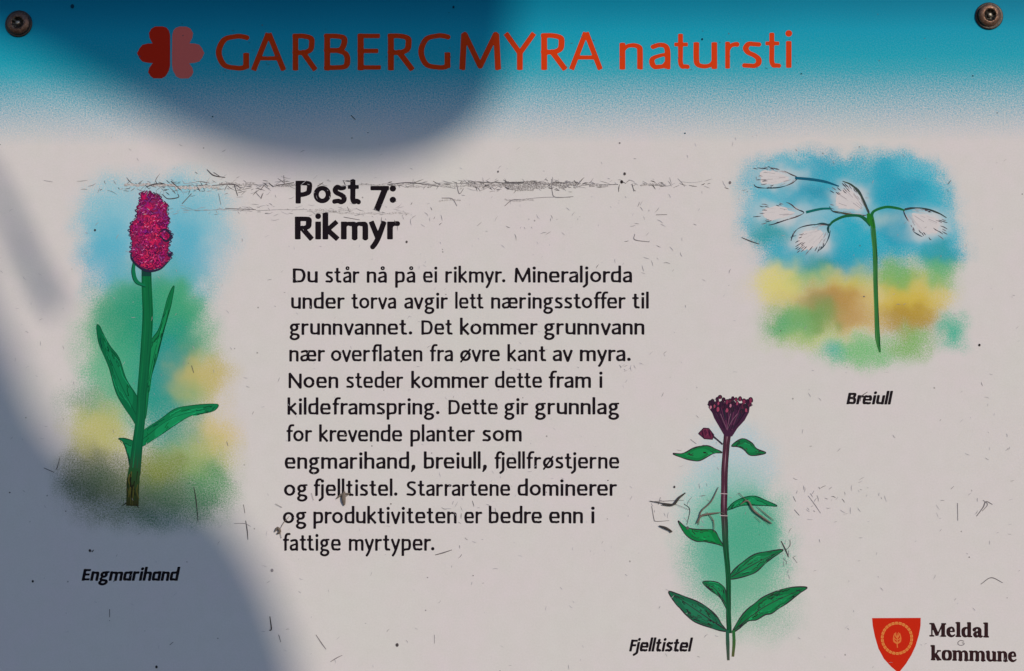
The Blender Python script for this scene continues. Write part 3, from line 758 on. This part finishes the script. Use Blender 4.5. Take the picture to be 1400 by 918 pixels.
tuft([(1236, 287), (1254, 284.5), (1272, 288), (1292, 297), (1294, 310), (1291, 325), (1273, 328), (1261, 324), (1247, 315), (1241, 302)], (1236, 286), (1288, 318), 5, 34)
k = Ink(60e-6)
GS = (22, 92, 52)
for pl, ww, c in ([[(1190, 293), (1194, 312), (1196.5, 350), (1197, 385), (1198.5, 430), (1200, 462), (1203, 482)], [7, 6, 6.5, 6, 6, 7, 2.5], (44, 104, 50)],
                  [[(1087, 243.6), (1108, 245.4), (1129, 249), (1147, 255)], [3.6, 3.8, 3.4, 1.6], (12, 82, 104)],
                  [[(1102, 290.5), (1122, 286), (1136, 285.4)], [3.6, 3.2, 2.6], (10, 96, 90)],
                  [[(1140, 289), (1154, 291.5), (1178, 296)], [1.2, 1.4, 2.2], (70, 66, 44)],
                  [[(1133.7, 309), (1140, 302.5), (1155, 296), (1174, 295.2), (1184, 301), (1191, 308)], [2.4, 3.4, 3.6, 3.6, 5, 6], (16, 86, 52)],
                  [[(1190.5, 298), (1195, 289), (1211, 283.4), (1227, 285), (1237, 288)], [5, 3.6, 3.6, 3.4, 2], (16, 96, 48)],
                  [[(1237, 286.5), (1254, 284.6), (1270, 286.5), (1284, 292), (1294, 298)], [3, 1.6, 1.6, 1.8, 1], (48, 62, 60)],
                  [[(1152, 248), (1164, 253), (1175, 264), (1182, 279), (1188, 292)], [1, 2.4, 2.6, 2.2, 2.6], (54, 66, 58)],
                  [[(1134, 306), (1132, 313), (1133, 319)], [2, 3.2, 1.4], (24, 66, 66)],
                  [[(1113, 308), (1124, 305.6), (1134, 308)], [1, 1.8, 2], (34, 66, 70)],
                  [[(1187, 292), (1190, 302), (1196, 312)], [4, 9, 3], (30, 108, 30)]):
    k.ribbon(pl, ww, alb(*c))
for s_ in (-2.2, 2.2):
    k.ribbon([(1191 + s_, 300), (1196.5 + s_, 350), (1197 + s_, 385), (1198.5 + s_, 430), (1201 + s_ * .8, 474)], lambda u: .7 + .5 * math.sin(u * 24 + s_), alb(16, 58, 36) if s_ > 0 else alb(70, 128, 64))
k.build('drawn_stem', DRAWING)

# mountain thistle
DRAWING = THISTLE
L2 = (18, 108, 60); D2 = (16, 52, 40); V2 = (46, 40, 46)
leaf('drawn_leaf', [(920, 620.5), (934, 620), (950, 612), (966, 609.5), (977, 613.5), (987, 619), (975, 620.5), (957, 630), (945, 629.5), (932, 626)], (18, 110, 58), V2, seed=11, w=1.3)
leaf('drawn_leaf', [(1000, 610), (1008, 603), (1017, 600), (1028, 606), (1035, 614), (1047, 619), (1041, 621.6), (1026, 623), (1017, 615), (1008, 611)], (16, 104, 58), V2, seed=12, w=1.3)
leaf('drawn_leaf', [(994, 698), (1003, 687), (1017, 680.5), (1031, 678.4), (1044, 683), (1062.5, 692), (1045, 691.5), (1020, 691), (1005, 694)], (18, 116, 70), D2, seed=13, w=1.1)
leaf('drawn_leaf', [(927, 712.5), (938, 721), (953, 724), (970, 724), (978, 727), (984, 738), (989, 747), (979, 744), (964, 741), (951, 740), (937, 731)], (10, 112, 56), V2, seed=14, w=1.2)
leaf('drawn_leaf', [(998, 792), (1002, 781), (1015, 769), (1032, 758), (1051, 754), (1071, 752), (1056, 763), (1046, 771), (1034, 782), (1020, 788)], (20, 106, 62), V2, [(1000, 789), (1030, 772), (1064, 755)], seed=15, w=1.3, scrib=20)
leaf('drawn_leaf', [(960.5, 797), (969, 794.6), (982, 797), (991, 805), (993, 820), (994, 834), (985, 818), (972, 808)], (18, 106, 62), V2, [(994, 828), (978, 806), (962, 797)], seed=16, w=1.1)
leaf('drawn_leaf', [(914, 809.5), (926, 812), (939, 817), (952, 822), (963, 828), (972, 835), (980, 843), (987, 854), (993, 863), (982, 862), (970, 858), (958, 854), (947, 849), (937, 840), (930, 832), (924, 826)], (26, 94, 64), V2, [(990, 860), (960, 840), (918, 811)], seed=17, w=1.4, scrib=40, ds=.85)
leaf('drawn_leaf', [(1001, 865), (1008, 851), (1014, 842), (1022, 833), (1031, 826), (1041, 818), (1053, 812), (1066, 807), (1080, 803.6), (1095, 802.5), (1103.5, 804), (1094, 811), (1086, 817), (1076, 825), (1065, 832), (1055, 839), (1046, 841), (1034, 848), (1022, 850), (1010, 860)], (16, 106, 58), V2, [(1003, 862), (1045, 830), (1098, 805)], seed=18, w=1.4, scrib=46)
k = Ink(60e-6)
stem = [(995, 590), (993, 610), (991, 640), (990, 682), (990.5, 712), (993, 755), (996, 795), (996, 830), (997, 866)]
def stc(u):
    a = np.array((78, 42, 56)); b = np.array((20, 96, 56))
    m = np.clip((u - .42) / .22, 0, 1)
    return alb(*(a * (1 - m) + b * m))
k.ribbon(stem, [10, 9, 8.8, 8.6, 8.2, 7.2, 6.6, 6.2, 7], stc)
for s_, cc in ((-4, (44, 22, 36)), (3.8, (40, 20, 34)), (0, (150, 112, 124)), (-1.8, (70, 36, 50)), (1.8, (62, 34, 46))):
    k.ribbon([(x + s_ * (1 - .3 * min(1, max(0, (y - 720) / 60))), y) for x, y in stem], lambda u: (1.0 if s_ else .5) + .5 * math.sin(u * 37 + s_ * 2), (lambda u, cc=cc: alb(*[c_ * (1 - min(1, max(0, (u - .45) / .15))) + g_ * min(1, max(0, (u - .45) / .15)) for c_, g_ in zip(cc, (20, 60, 38))])))
k.ribbon([(994.5, 862), (995, 880), (995.8, 903)], [4.5, 5, 3.5], lambda u: alb(30 + 40 * u, 84 - 10 * u, 62))
k.ribbon([(1003, 862), (1003.5, 880), (1002, 898)], [4, 4.4, 3.5], lambda u: alb(34 + 50 * u, 98 - 14 * u, 48))
k.ribbon([(988, 608), (980, 601), (975, 597)], [2.4, 2.2, 3], alb(50, 44, 56))
for y in (675, 705): k.ribbon([(984, y), (995, y + .6)], 1.0, alb(178, 160, 160), smooth=False)
k.build('drawn_stem', DRAWING)
k = Ink(70e-6)
r = random.Random(4)
hd = [(967, 553), (971, 550), (978, 549), (990, 550), (998, 549.5), (1008, 551), (1018, 552), (1025, 556), (1024, 564), (1018, 575), (1008, 586), (1001, 597), (991, 597), (984, 585), (976.5, 572), (972, 560)]
k.poly(hd, alb(62, 30, 54))
for i in range(46):
    u = r.random(); tx = 967 + 60 * u; ty = 545 + r.uniform(-1, 9) + 4 * abs(u - .5)
    bx = 992 + 9 * u; by = 590
    m0 = r.uniform(0, .5); m1 = r.uniform(.7, 1)
    k.ribbon([(bx + (tx - bx) * m0, by + (ty - by) * m0), (bx + (tx - bx) * m1, by + (ty - by) * m1)], r.uniform(.7, 1.6), alb(*r.choice([(40, 18, 40), (52, 24, 46), (92, 44, 72), (60, 30, 52), (34, 34, 46)])), smooth=False)
def floret(x, y, rx, ry, c):
    k.poly([(x + rx * math.cos(a), y + ry * math.sin(a)) for a in [q_ * .628 for q_ in range(10)]], alb(*c))
    k.ribbon(arc(x, y, rx, ry, r.uniform(120, 200), r.uniform(380, 470), 9), r.uniform(.9, 1.5), alb(*r.choice([(36, 18, 36), (48, 18, 44), (28, 30, 36)])), smooth=False)
for y0_, n_ in ((559, 8), (553, 11), (547, 13)):
    for i in range(n_):
        u = (i + .5) / n_
        x = 968 + (60 if y0_ < 556 else 50) * u + (0 if y0_ < 556 else 5) + r.uniform(-1.2, 1.2)
        y = y0_ + r.uniform(-1.6, 1.6) + 2.2 * math.sin(u * 17) + 3.2 * max(0, u - .6) - (0 if .15 < u else -2)
        floret(x, y, r.uniform(1.8, 2.8), r.uniform(2.6, 4.0), r.choice([(150, 60, 86), (120, 44, 70), (176, 110, 128), (84, 34, 54), (60, 26, 46), (52, 26, 46)]))
for x0_, x1_ in ((985, 990), (999, 1003), (1008, 1016)):
    k.ribbon([(x0_, 566), ((x0_ + 993) / 2, 576), (994, 588)], [.9, .7, .4], alb(120, 84, 100))
k.ribbon([(1024, 555), (1029, 554)], 1.2, alb(60, 30, 60), smooth=False)
k.build('drawn_flower_head', DRAWING)
k = Ink(70e-6)
k.poly([(955, 593), (962, 585.5), (969, 586), (976, 595), (974, 601), (963, 600)], alb(96, 36, 60))
for i in range(12):
    x = r.uniform(957, 974)
    k.ribbon([(x, r.uniform(587, 592)), (x + 2, r.uniform(593, 600))], r.uniform(.7, 1.3), alb(*r.choice([(46, 16, 38), (126, 50, 76), (60, 20, 44)])), smooth=False)
k.ribbon([(955, 593), (962, 585.5), (969, 586), (976, 595), (974, 601), (963, 600), (955, 593)], 1.3, alb(46, 24, 44), smooth=False)
k.build('drawn_bud', DRAWING)

# ------------------------------------------------------------------ screws
def lathe(name, prof, cx, cz, m, parent, seg=40, tilt=(0, 0), oy=0.0, lobes=None):
    v = []; f = []
    for (r_, y) in prof:
        for i in range(seg):
            a = 2 * math.pi * i / seg
            rr = r_
            if lobes and r_ > 0: rr = r_ * (1 + lobes * math.cos(6 * a))
            x = rr * math.cos(a); z = rr * math.sin(a)
            yy = y + tilt[0] * x + tilt[1] * z
            v.append((cx + x, -yy - oy, cz + z))
    n = len(prof)
    for j in range(n - 1):
        for i in range(seg):
            f.append((j * seg + i, j * seg + (i + 1) % seg, (j + 1) * seg + (i + 1) % seg, (j + 1) * seg + i))
    f.append(tuple((n - 1) * seg + i for i in range(seg)))
    me = bpy.data.meshes.new(name); me.from_pydata(v, [], f); me.update()
    import bmesh
    bm = bmesh.new(); bm.from_mesh(me); bmesh.ops.recalc_face_normals(bm, faces=bm.faces); bm.to_mesh(me); bm.free()
    return finish(name, me, m, parent, True)
def screw(px, py, tilt, label):
    x, _, z = P(px, py)
    mm = .001
    s = lathe('screw', [(4.75*mm, .55*mm), (4.85*mm, .85*mm), (4.6*mm, 1.25*mm), (4.0*mm, 1.65*mm), (3.2*mm, 1.95*mm), (2.75*mm, 2.02*mm), (2.5*mm, 1.9*mm), (2.35*mm, 1.6*mm), (2.3*mm, .95*mm), (.9*mm, .9*mm)], x, z, M_HEAD, sign, 48, tilt)
    s['label'] = label
    lathe('washer', [(5.2*mm, .0), (5.7*mm, .05*mm), (5.75*mm, .40*mm), (5.4*mm, .60*mm), (4.9*mm, .56*mm), (3*mm, .56*mm)], x, z, M_WASH, s, 48)
    lathe('drive_recess', [(2.75*mm, 2.06*mm), (2.5*mm, 1.96*mm), (1.9*mm, 1.45*mm), (1.7*mm, 1.05*mm), (.8*mm, 1.0*mm)], x, z, M_REC, s, 72, tilt, .0, .14)
    lathe('centre_pin', [(1.0*mm, 1.0*mm), (.95*mm, 1.6*mm), (.7*mm, 1.9*mm), (.3*mm, 2.0*mm)], x, z, M_PIN, s, 24, tilt)
    # rubbed and rust stained ring of the print under the washer
    return s
screw(26, 33, (.03, -.02), 'dark rusty screw in shade at the left')
screw(1352, 22.5, (-.16, .12), 'brown sunlit screw at the right')

# ------------------------------------------------------------------ wear: scratches, dirt, specks
def scr(k, x, y, L, ang, w_, g, bend=.2, r=RND):
    dx, dy = math.cos(ang) * L / 2, math.sin(ang) * L / 2
    b = r.uniform(-bend, bend) * L
    k.ribbon([(x - dx, y - dy), (x - dy / L * b * .6, y + dx / L * b * .6), (x + dx, y + dy)], [w_ * .4, w_, w_ * .3], alb(g, g - 6, g - 6), n=4)
def wear():
    r = random.Random(21)
    k = Ink(85e-6, .04e-6)
    # the rubbed line of dry needles under the title
    def dens(x):
        return float(np.interp(x, [100, 180, 230, 330, 370, 420, 560, 640, 700, 760, 800, 880, 960, 1000], [.15, .6, 1, .9, .5, .4, .4, .8, 1.2, 1.0, .5, .35, .08, .05]))
    n = 0
    while n < 330:
        x = r.uniform(110, 1000)
        if r.random() > dens(x) / 1.4: continue
        sp = 5 + (10 if x < 360 else 0) * r.random()
        y = 252 + r.gauss(0, sp * .6) + (4 if x < 360 else 0)
        d = r.random()
        if y > 248 and 400 < x < 545: 
            if r.random() < .7: continue
        scr(k, x, y, r.uniform(3, 15), r.gauss(0, .6), r.uniform(.4, 1.15), int(r.choice([60, 80, 110, 140, 160])), .25, r); n += 1
    for a, b, y, g, w_ in ((640, 720, 250, 120, 1.5), (690, 745, 250.5, 95, 2.2), (755, 790, 251, 100, 2.6), (800, 845, 252, 120, 1.2), (875, 905, 253, 130, 1.4), (210, 260, 254, 110, 1.2), (300, 345, 252, 125, 1.1), (530, 640, 251, 140, .8), (250, 345, 288, 150, .7), (350, 420, 287, 150, .7), (930, 960, 249, 165, .5)):
        m = max(3, int((b - a) / 12))
        k.ribbon([(a + (b - a) * i / m, y + r.uniform(-1.2, 1.2)) for i in range(m + 1)], lambda u: w_ * (.35 + .65 * abs(math.sin(u * 23))), alb(g, g - 6, g - 8))
    for _ in range(70):
        x = r.gauss(708, 28); y = 256 + r.gauss(0, 3.4)
        scr(k, x, y, r.uniform(2, 9), r.uniform(-.9, .9), r.uniform(.4, 1.0), r.choice([90, 110, 130]), .3, r)
    for _ in range(30):
        x = r.gauss(768, 10); y = 254 + r.gauss(0, 3)
        scr(k, x, y, r.uniform(2, 9), r.uniform(-.4, .4), r.uniform(.6, 1.8), r.choice([90, 110, 130]), .3, r)
    for _ in range(80):
        x = r.uniform(180, 560); y = 288 + r.gauss(0, 4)
        scr(k, x, y, r.uniform(2, 12), r.gauss(0, .4), r.uniform(.4, .8), r.choice([130, 150, 165]), .3, r)
    for x0_, x1_, y_, w_, a_ in ((640, 668, 254, 5, .45), (662, 700, 253, 4, .5), (696, 742, 256, 7, .5), (700, 730, 259, 4, .45), (716, 762, 251, 3.4, .6), (752, 790, 253, 5, .5), (764, 772, 257, 5, .5), (806, 832, 254, 3.5, .4), (876, 902, 253, 3, .4),
                                 (170, 240, 253, 4, .35), (240, 300, 256, 5, .3), (300, 350, 252, 4, .35), (375, 404, 253, 4, .5), (560, 640, 254, 3.5, .3), (490, 560, 252, 2.5, .3), (420, 480, 288, 4, .22), (430, 560, 291, 3, .2), (600, 630, 274, 2.5, .25), (690, 730, 274, 2.6, .3)):
        m = max(3, int((x1_ - x0_) / 9))
        k.ribbon([(x0_ + (x1_ - x0_) * i / m, y_ + r.uniform(-1.3, 1.3)) for i in range(m + 1)], lambda u: w_ * (.25 + .75 * abs(math.sin(u * 29 + x0_))), alb(96, 86, 84), a_)
    for _ in range(150):                         # fine chips where the ink is rubbed through
        x = r.uniform(388, 890); y = r.uniform(250, 760)
        scr(k, x, y, r.uniform(1.5, 5), r.uniform(0, 3.14), r.uniform(.35, .7), 176, .35, r)
    for _ in range(60):
        x = r.uniform(290, 1090); y = r.uniform(40, 100)
        c = alb(60, 90, 96)
        k.ribbon([(x, y), (x + r.uniform(-3, 3), y + r.uniform(-2, 2))], .6, c, smooth=False)
    # thin scattered hairs and flecks everywhere below the band
    for _ in range(420):
        x = r.uniform(0, 1400); y = r.uniform(180, 918)
        if 395 < x < 890 and 360 < y < 760 and r.random() < .75: continue
        scr(k, x, y, r.uniform(1.5, 7), r.uniform(0, 3.14), r.uniform(.4, .8), r.choice([135, 150, 165, 172]), .35, r)
    for _ in range(34):
        x = r.uniform(0, 1400); y = r.uniform(5, 918)
        d = r.uniform(.6, 1.3); g = r.choice([60, 80, 110, 130])
        if y < 190: c = alb(10, 70, 85)
        else: c = alb(g, g - 10, g - 10)
        k.poly([(x + d * math.cos(a), y + d * .8 * math.sin(a)) for a in [q_ * 1.047 for q_ in range(6)]], c)
    for cx, cy, sx, sy, m in ((1125, 690, 22, 22, 26), (1170, 675, 30, 10, 14), (900, 310, 26, 30, 14), (880, 355, 30, 6, 9), (930, 690, 30, 20, 14), (1310, 690, 20, 14, 8), (860, 505, 8, 4, 8), (720, 300, 60, 14, 18), (560, 300, 50, 14, 20), (1075, 770, 8, 14, 8), (350, 260, 20, 8, 14), (640, 730, 20, 20, 10), (640, 690, 30, 6, 8)):
        for _ in range(m):
            scr(k, r.gauss(cx, sx), r.gauss(cy, sy), r.uniform(2, 9), r.uniform(0, 3.14), r.uniform(.4, .9), r.choice([100, 130, 150, 160]), .35, r)
    # marks that can be told apart in the photograph
    M_ = [([(265, 666), (268, 683), (271, 714)], 1.3, 60), ([(336, 712), (338, 725), (339, 738)], 1.4, 70), ([(320, 716), (334, 716), (343, 720)], .8, 130), ([(333, 690), (335, 702)], 1.0, 70),
          ([(60, 640), (74, 646)], 1.3, 45), ([(82, 626), (78, 640), (76, 642)], .9, 50), ([(262, 500), (265, 510)], 1.4, 90), ([(310, 604), (312, 610)], 1.2, 110),
          ([(595, 759), (606, 756), (618, 752)], 1.6, 105), ([(369, 843), (371, 860), (368, 862)], 1.8, 60), ([(381, 868), (384, 878)], 1.2, 80), ([(432, 868), (440, 880), (446, 888)], 1.3, 120),
          ([(452, 905), (460, 900), (468, 896)], 1.2, 110), ([(594, 868), (594, 880)], 1.0, 130), ([(868, 320), (868, 328), (888, 331)], 1.1, 120), ([(897, 294), (912, 293.6)], 1.2, 120), ([(690, 282), (700, 274), (712, 273)], 1.3, 130),
          ([(712, 273), (745, 270), (780, 270)], .7, 150), ([(754, 245), (755, 262), (760, 270), (784, 269)], .9, 120), ([(785, 247), (790, 253)], 1.3, 70), ([(864, 252), (867, 262)], 1.4, 60), ([(900, 690), (903, 680)], 1.0, 110), ([(908, 686), (902, 684)], .9, 130),
          ([(888, 686), (915, 685), (935, 684)], .9, 120), ([(891, 692), (894, 709), (897, 713), (915, 712)], .9, 90), ([(935, 689), (943, 697), (939, 718)], 1.1, 70), ([(1068, 740), (1074, 752), (1078, 762)], 1.9, 70), ([(1080, 738), (1080, 746), (1075, 752)], .9, 90), ([(1084, 762), (1090, 770)], .8, 120),
          ([(1105, 678), (1114, 690), (1122, 702)], .9, 140), ([(1086, 697), (1093, 705)], 1.1, 110), ([(944, 601), (952, 607)], 1.0, 130), ([(1335, 706), (1344, 694), (1348, 686), (1357, 690)], 1.4, 110), ([(1344, 684), (1350, 690), (1343, 699)], 1.2, 130), ([(1309, 688), (1309.5, 712)], 1.3, 125), ([(1300, 669), (1304, 665)], 1.0, 130),
          ([(1341, 799), (1355, 790), (1371, 797)], 1.2, 110), ([(1186, 536), (1178, 542), (1176, 549)], 1.1, 80), ([(60, 247), (72, 249)], .8, 140), ([(283, 232), (292, 240), (308, 243)], 1.5, 75), ([(292, 236), (300, 241)], 1.2, 60), ([(320, 252), (325, 268)], 1.6, 65), ([(290, 254), (318, 252), (330, 258)], 1.3, 95), ([(299, 265), (302, 280)], 1.0, 110), ([(249, 279), (262, 265)], 1.8, 95), ([(234, 248), (247, 260)], 2.0, 75),
          ([(200, 256), (212, 252), (226, 252)], 1.8, 75), ([(222, 266), (230, 272), (244, 270), (243, 265)], 1.3, 75), ([(269, 255), (274, 262)], 1.5, 85), ([(308, 285), (350, 287)], 1.2, 100), ([(357, 272), (360, 264)], 1.4, 110), ([(434, 255), (442, 250)], 1.5, 60), ([(368, 251), (374, 256)], 1.8, 50), ([(388, 240), (389, 252)], 1.0, 90),
          ([(377, 254), (402, 250)], 1.6, 60), ([(530, 253), (560, 250), (600, 255)], 1.3, 100), ([(604, 271), (618, 272), (625, 282)], 1.2, 130), ([(470, 297), (492, 301)], 1.2, 110), ([(475, 283), (478, 290)], 1.0, 110), ([(624, 250), (628, 265), (634, 258)], 1.2, 130),
          ([(480, 158), (486, 164)], 1.6, 40), ([(1034, 242), (1034, 246)], 1.0, 120), ([(1014, 325), (1026, 330), (1038, 334)], 1.4, 80), ([(1296, 252), (1300, 247)], 1.6, 100), ([(150, 833), (150, 844)], 1.2, 55), ([(128, 752), (126, 755)], 2.0, 55), ([(232, 882), (237, 878)], 1.0, 60)]
    for pl, w_, g in M_:
        k.ribbon(pl, [w_ * .6, w_, w_ * .5], alb(g, g - 8, g - 8))
    for x, y, d, g in ((543, 882, 2.2, 75), (850, 249, 2.0, 40), (854, 238, 1.8, 70), (681, 235, 1.2, 80), (1339, 472, 1.6, 40), (998, 250, 1.8, 110), (922, 666, 1.5, 70), (556, 331, 1.5, 80), (123, 753, 1.8, 60), (45, 795, 1.6, 60), (99, 9, 2.6, 40), (620, 10, 1.6, 40), (960, 54, 1.3, 40), (940, 722, 2.0, 90), (372, 780, 2.0, 130), (1166, 544, 1.3, 60), (214, 912, 1.8, 55), (130, 315, 1.4, 50)):
        c = alb(g, g - 8, g - 8) if y > 150 else alb(4, 50, 66)
        k.poly([(x + d * math.cos(a), y + d * 1.2 * math.sin(a)) for a in [q_ * .785 for q_ in range(8)]], c)
    o = k.build('scratches_and_specks', sign)
    o['kind'] = 'stuff'
wear()

def debris(name, label, strokes, m):
    """a scrap of dried plant stuck to the board: little round-section stalks"""
    verts = []; faces = []
    for pl, w_ in strokes:
        pts = crom(pl, 4); n = len(pts)
        for i, p in enumerate(pts):
            q0 = pts[max(0, i - 1)]; q1 = pts[min(n - 1, i + 1)]
            dx, dy = q1[0] - q0[0], q1[1] - q0[1]; l = math.hypot(dx, dy) or 1
            u = i / (n - 1)
            rad = w_ / 2 * (1 - .6 * abs(2 * u - 1) ** 2)
            for a in range(6):
                s_, c_ = math.sin(a * 1.0472), math.cos(a * 1.0472)
                verts.append(P(p[0] - dy / l * rad * c_, p[1] + dx / l * rad * c_, .00045 + (s_ * rad * .6 + rad * .55) * PX))
        b = len(verts) - n * 6
        for i in range(n - 1):
            for a in range(6):
                faces.append((b + i * 6 + a, b + i * 6 + (a + 1) % 6, b + (i + 1) * 6 + (a + 1) % 6, b + (i + 1) * 6 + a))
    me = bpy.data.meshes.new(name); me.from_pydata(verts, [], faces); me.update()
    o = finish(name, me, m, None, True)
    o['label'] = label; o['category'] = 'plant scrap'; o['group'] = 'scraps of dried plant stuck to the board'
    return o
debris('dry_plant_scrap', 'brown scrap of dried plant stuck on the double l of the word fjelltistel', [([(471, 672), (470, 681), (471, 691)], 6), ([(460, 682), (468, 676), (478, 675)], 3), ([(474, 678), (480, 674)], 3), ([(426, 674), (429, 684)], 1.2)], M_DRY)
debris('dry_plant_scrap', 'small brown curled scrap stuck left of the last line of text', [([(376, 727), (380, 722), (383, 727), (379, 730)], 4), ([(383, 727), (385, 736)], 1.8), ([(383, 724), (388, 715), (396, 706)], .9), ([(377, 689), (386, 694)], 1.4)], M_DRY)
debris('dry_plant_scrap', 'dark thin scrap with a flat tip left of the thistle stem', [([(905, 690), (920, 690), (928, 681), (937, 674)], 3.4), ([(888, 685), (905, 688), (925, 690)], 1.2), ([(925, 690), (942, 697)], 1.0)], M_DRYD)
debris('dry_plant_scrap', 'dark red seed-like fleck just above the second left leaf of the thistle', [([(901, 719), (910, 722), (919, 727)], 3.2), ([(912, 722), (918, 728)], 5)], M_DRYD)
debris('dry_plant_scrap', 'branched brown rootlet lying across the left of the thistle stem', [([(952, 716), (958, 706), (968, 703), (984, 701)], 3.0), ([(955, 718), (958, 700), (972, 686), (982, 666)], 2.0), ([(966, 700), (975, 712), (976, 728)], 1.4), ([(984, 700), (992, 704)], 1.4)], M_DRY)
debris('dry_plant_scrap', 'branched brown rootlet crossing the leaf right of the thistle stem', [([(1012, 690), (1022, 685), (1030, 698), (1046, 710), (1055, 716)], 3.0), ([(1020, 684), (1010, 674)], 1.8), ([(1034, 692), (1048, 704), (1058, 712)], 1.2), ([(1032, 706), (1040, 714)], 1.4), ([(1036, 704), (1052, 718)], 1.0)], M_DRY)

# ------------------------------------------------------------------ the bough added unseen, its leaves shaped to shade the board (towards the sun, behind the camera)
shadow_caster = bpy.data.objects.new('added_shadow_bough', None); COL.objects.link(shadow_caster)
shadow_caster['label'] = 'added, unseen leafy bough beside the camera that throws the two broad soft shadows on the board'
shadow_caster['category'] = 'shadow_caster'
def cast_pt(px, py, dist):
    p = Vector(P(px, py)); return p + SUN * dist
def shadow_leaf(outline, dist, mid, curl=.0):
    pl = crom(outline, 6, True)
    v3 = [cast_pt(x, y, dist) for x, y in pl]
    c = sum(v3, Vector()) / len(v3)
    rmax = max((v - c).length for v in v3)
    rings = 5; n = len(pl)
    verts = []; faces = []
    for j in range(rings + 1):
        s = (j + 1) / (rings + 1)
        for v in v3:
            q_ = c + (v - c) * s
            q_ = q_ + SUN * (curl * ((v - c).length * s / rmax) ** 2)      # cupped along the light, outline kept
            verts.append(tuple(q_))
    cidx = len(verts); verts.append(tuple(c))
    for i in range(n): faces.append((cidx, i, (i + 1) % n))
    for j in range(rings):
        for i in range(n):
            faces.append((j * n + i, (j + 1) * n + i, (j + 1) * n + (i + 1) % n, j * n + (i + 1) % n))
    me = bpy.data.meshes.new('leaf'); me.from_pydata(verts, [], faces); me.update()
    o = finish('leaf', me, M_LEAF, shadow_caster, True)  # added out of view, its outline drawn to fit the wanted shadow
    sd = o.modifiers.new('thickness', 'SOLIDIFY'); sd.thickness = .0006
    # its midrib and stalk
    return o
def limb(name, pts, rad, parent=shadow_caster):
    verts = []; faces = []
    n = len(pts)
    for i, p in enumerate(pts):
        d = (pts[min(n - 1, i + 1)] - pts[max(0, i - 1)]).normalized()
        a = d.cross(Vector((0, 0, 1))); a = a.normalized() if a.length > .01 else Vector((1, 0, 0)); b = d.cross(a)
        for q_ in range(8):
            verts.append(tuple(p + (a * math.cos(q_ * .7854) + b * math.sin(q_ * .7854)) * rad[i]))
    for i in range(n - 1):
        for q_ in range(8): faces.append((i * 8 + q_, i * 8 + (q_ + 1) % 8, (i + 1) * 8 + (q_ + 1) % 8, (i + 1) * 8 + q_))
    me = bpy.data.meshes.new(name); me.from_pydata(verts, [], faces); me.update()
    return finish(name, me, M_BARK, parent, True)
DL = 1.95
shadow_leaf([(-60, 20), (50, 72), (160, 134), (250, 186), (330, 220), (420, 234), (516, 232), (600, 208), (660, 158), (690, 92), (700, 20), (700, -60), (650, -160), (560, -230), (400, -260), (200, -240), (0, -160), (-120, -70)], DL + .22, None, .05)
shadow_leaf([(-60, 300), (-20, 400), (18, 480), (52, 560), (95, 618), (160, 656), (236, 676), (302, 706), (346, 764), (380, 838), (408, 930), (420, 1040), (330, 1150), (150, 1200), (-80, 1150), (-260, 960), (-300, 700), (-220, 460), (-120, 340)], DL + .02, None, .05)
limb('added_twig', [cast_pt(-420, 700, DL + .1), cast_pt(-300, 300, DL + .1), cast_pt(-160, 60, DL + .08), cast_pt(-60, -60, DL + .05), cast_pt(40, -120, DL + .03)], [.010, .009, .007, .005, .003])
limb('added_leaf_stalk', [cast_pt(-230, 120, DL + .1), cast_pt(-120, 150, DL - .2), cast_pt(-30, 222, DL - .3), cast_pt(8, 285, DL - .4), cast_pt(34, 345, DL - .45), cast_pt(60, 396, DL - .45), cast_pt(82, 432, DL - .45)], [.003, .0026, .0026, .0028, .0033, .0036, .0016])  # added stalk, placed unseen to throw the thin shadow streak at the left
limb('added_leaf_stalk', [cast_pt(-330, 420, DL + .1), cast_pt(-280, 500, DL + .06), cast_pt(-200, 600, DL + .03)], [.004, .003, .002])
limb('added_branch', [cast_pt(-420, 700, DL + .1), cast_pt(-500, 1100, DL + .15), cast_pt(-560, 2200, DL + .2), cast_pt(-600, 4200, DL + .25)], [.010, .013, .016, .02])
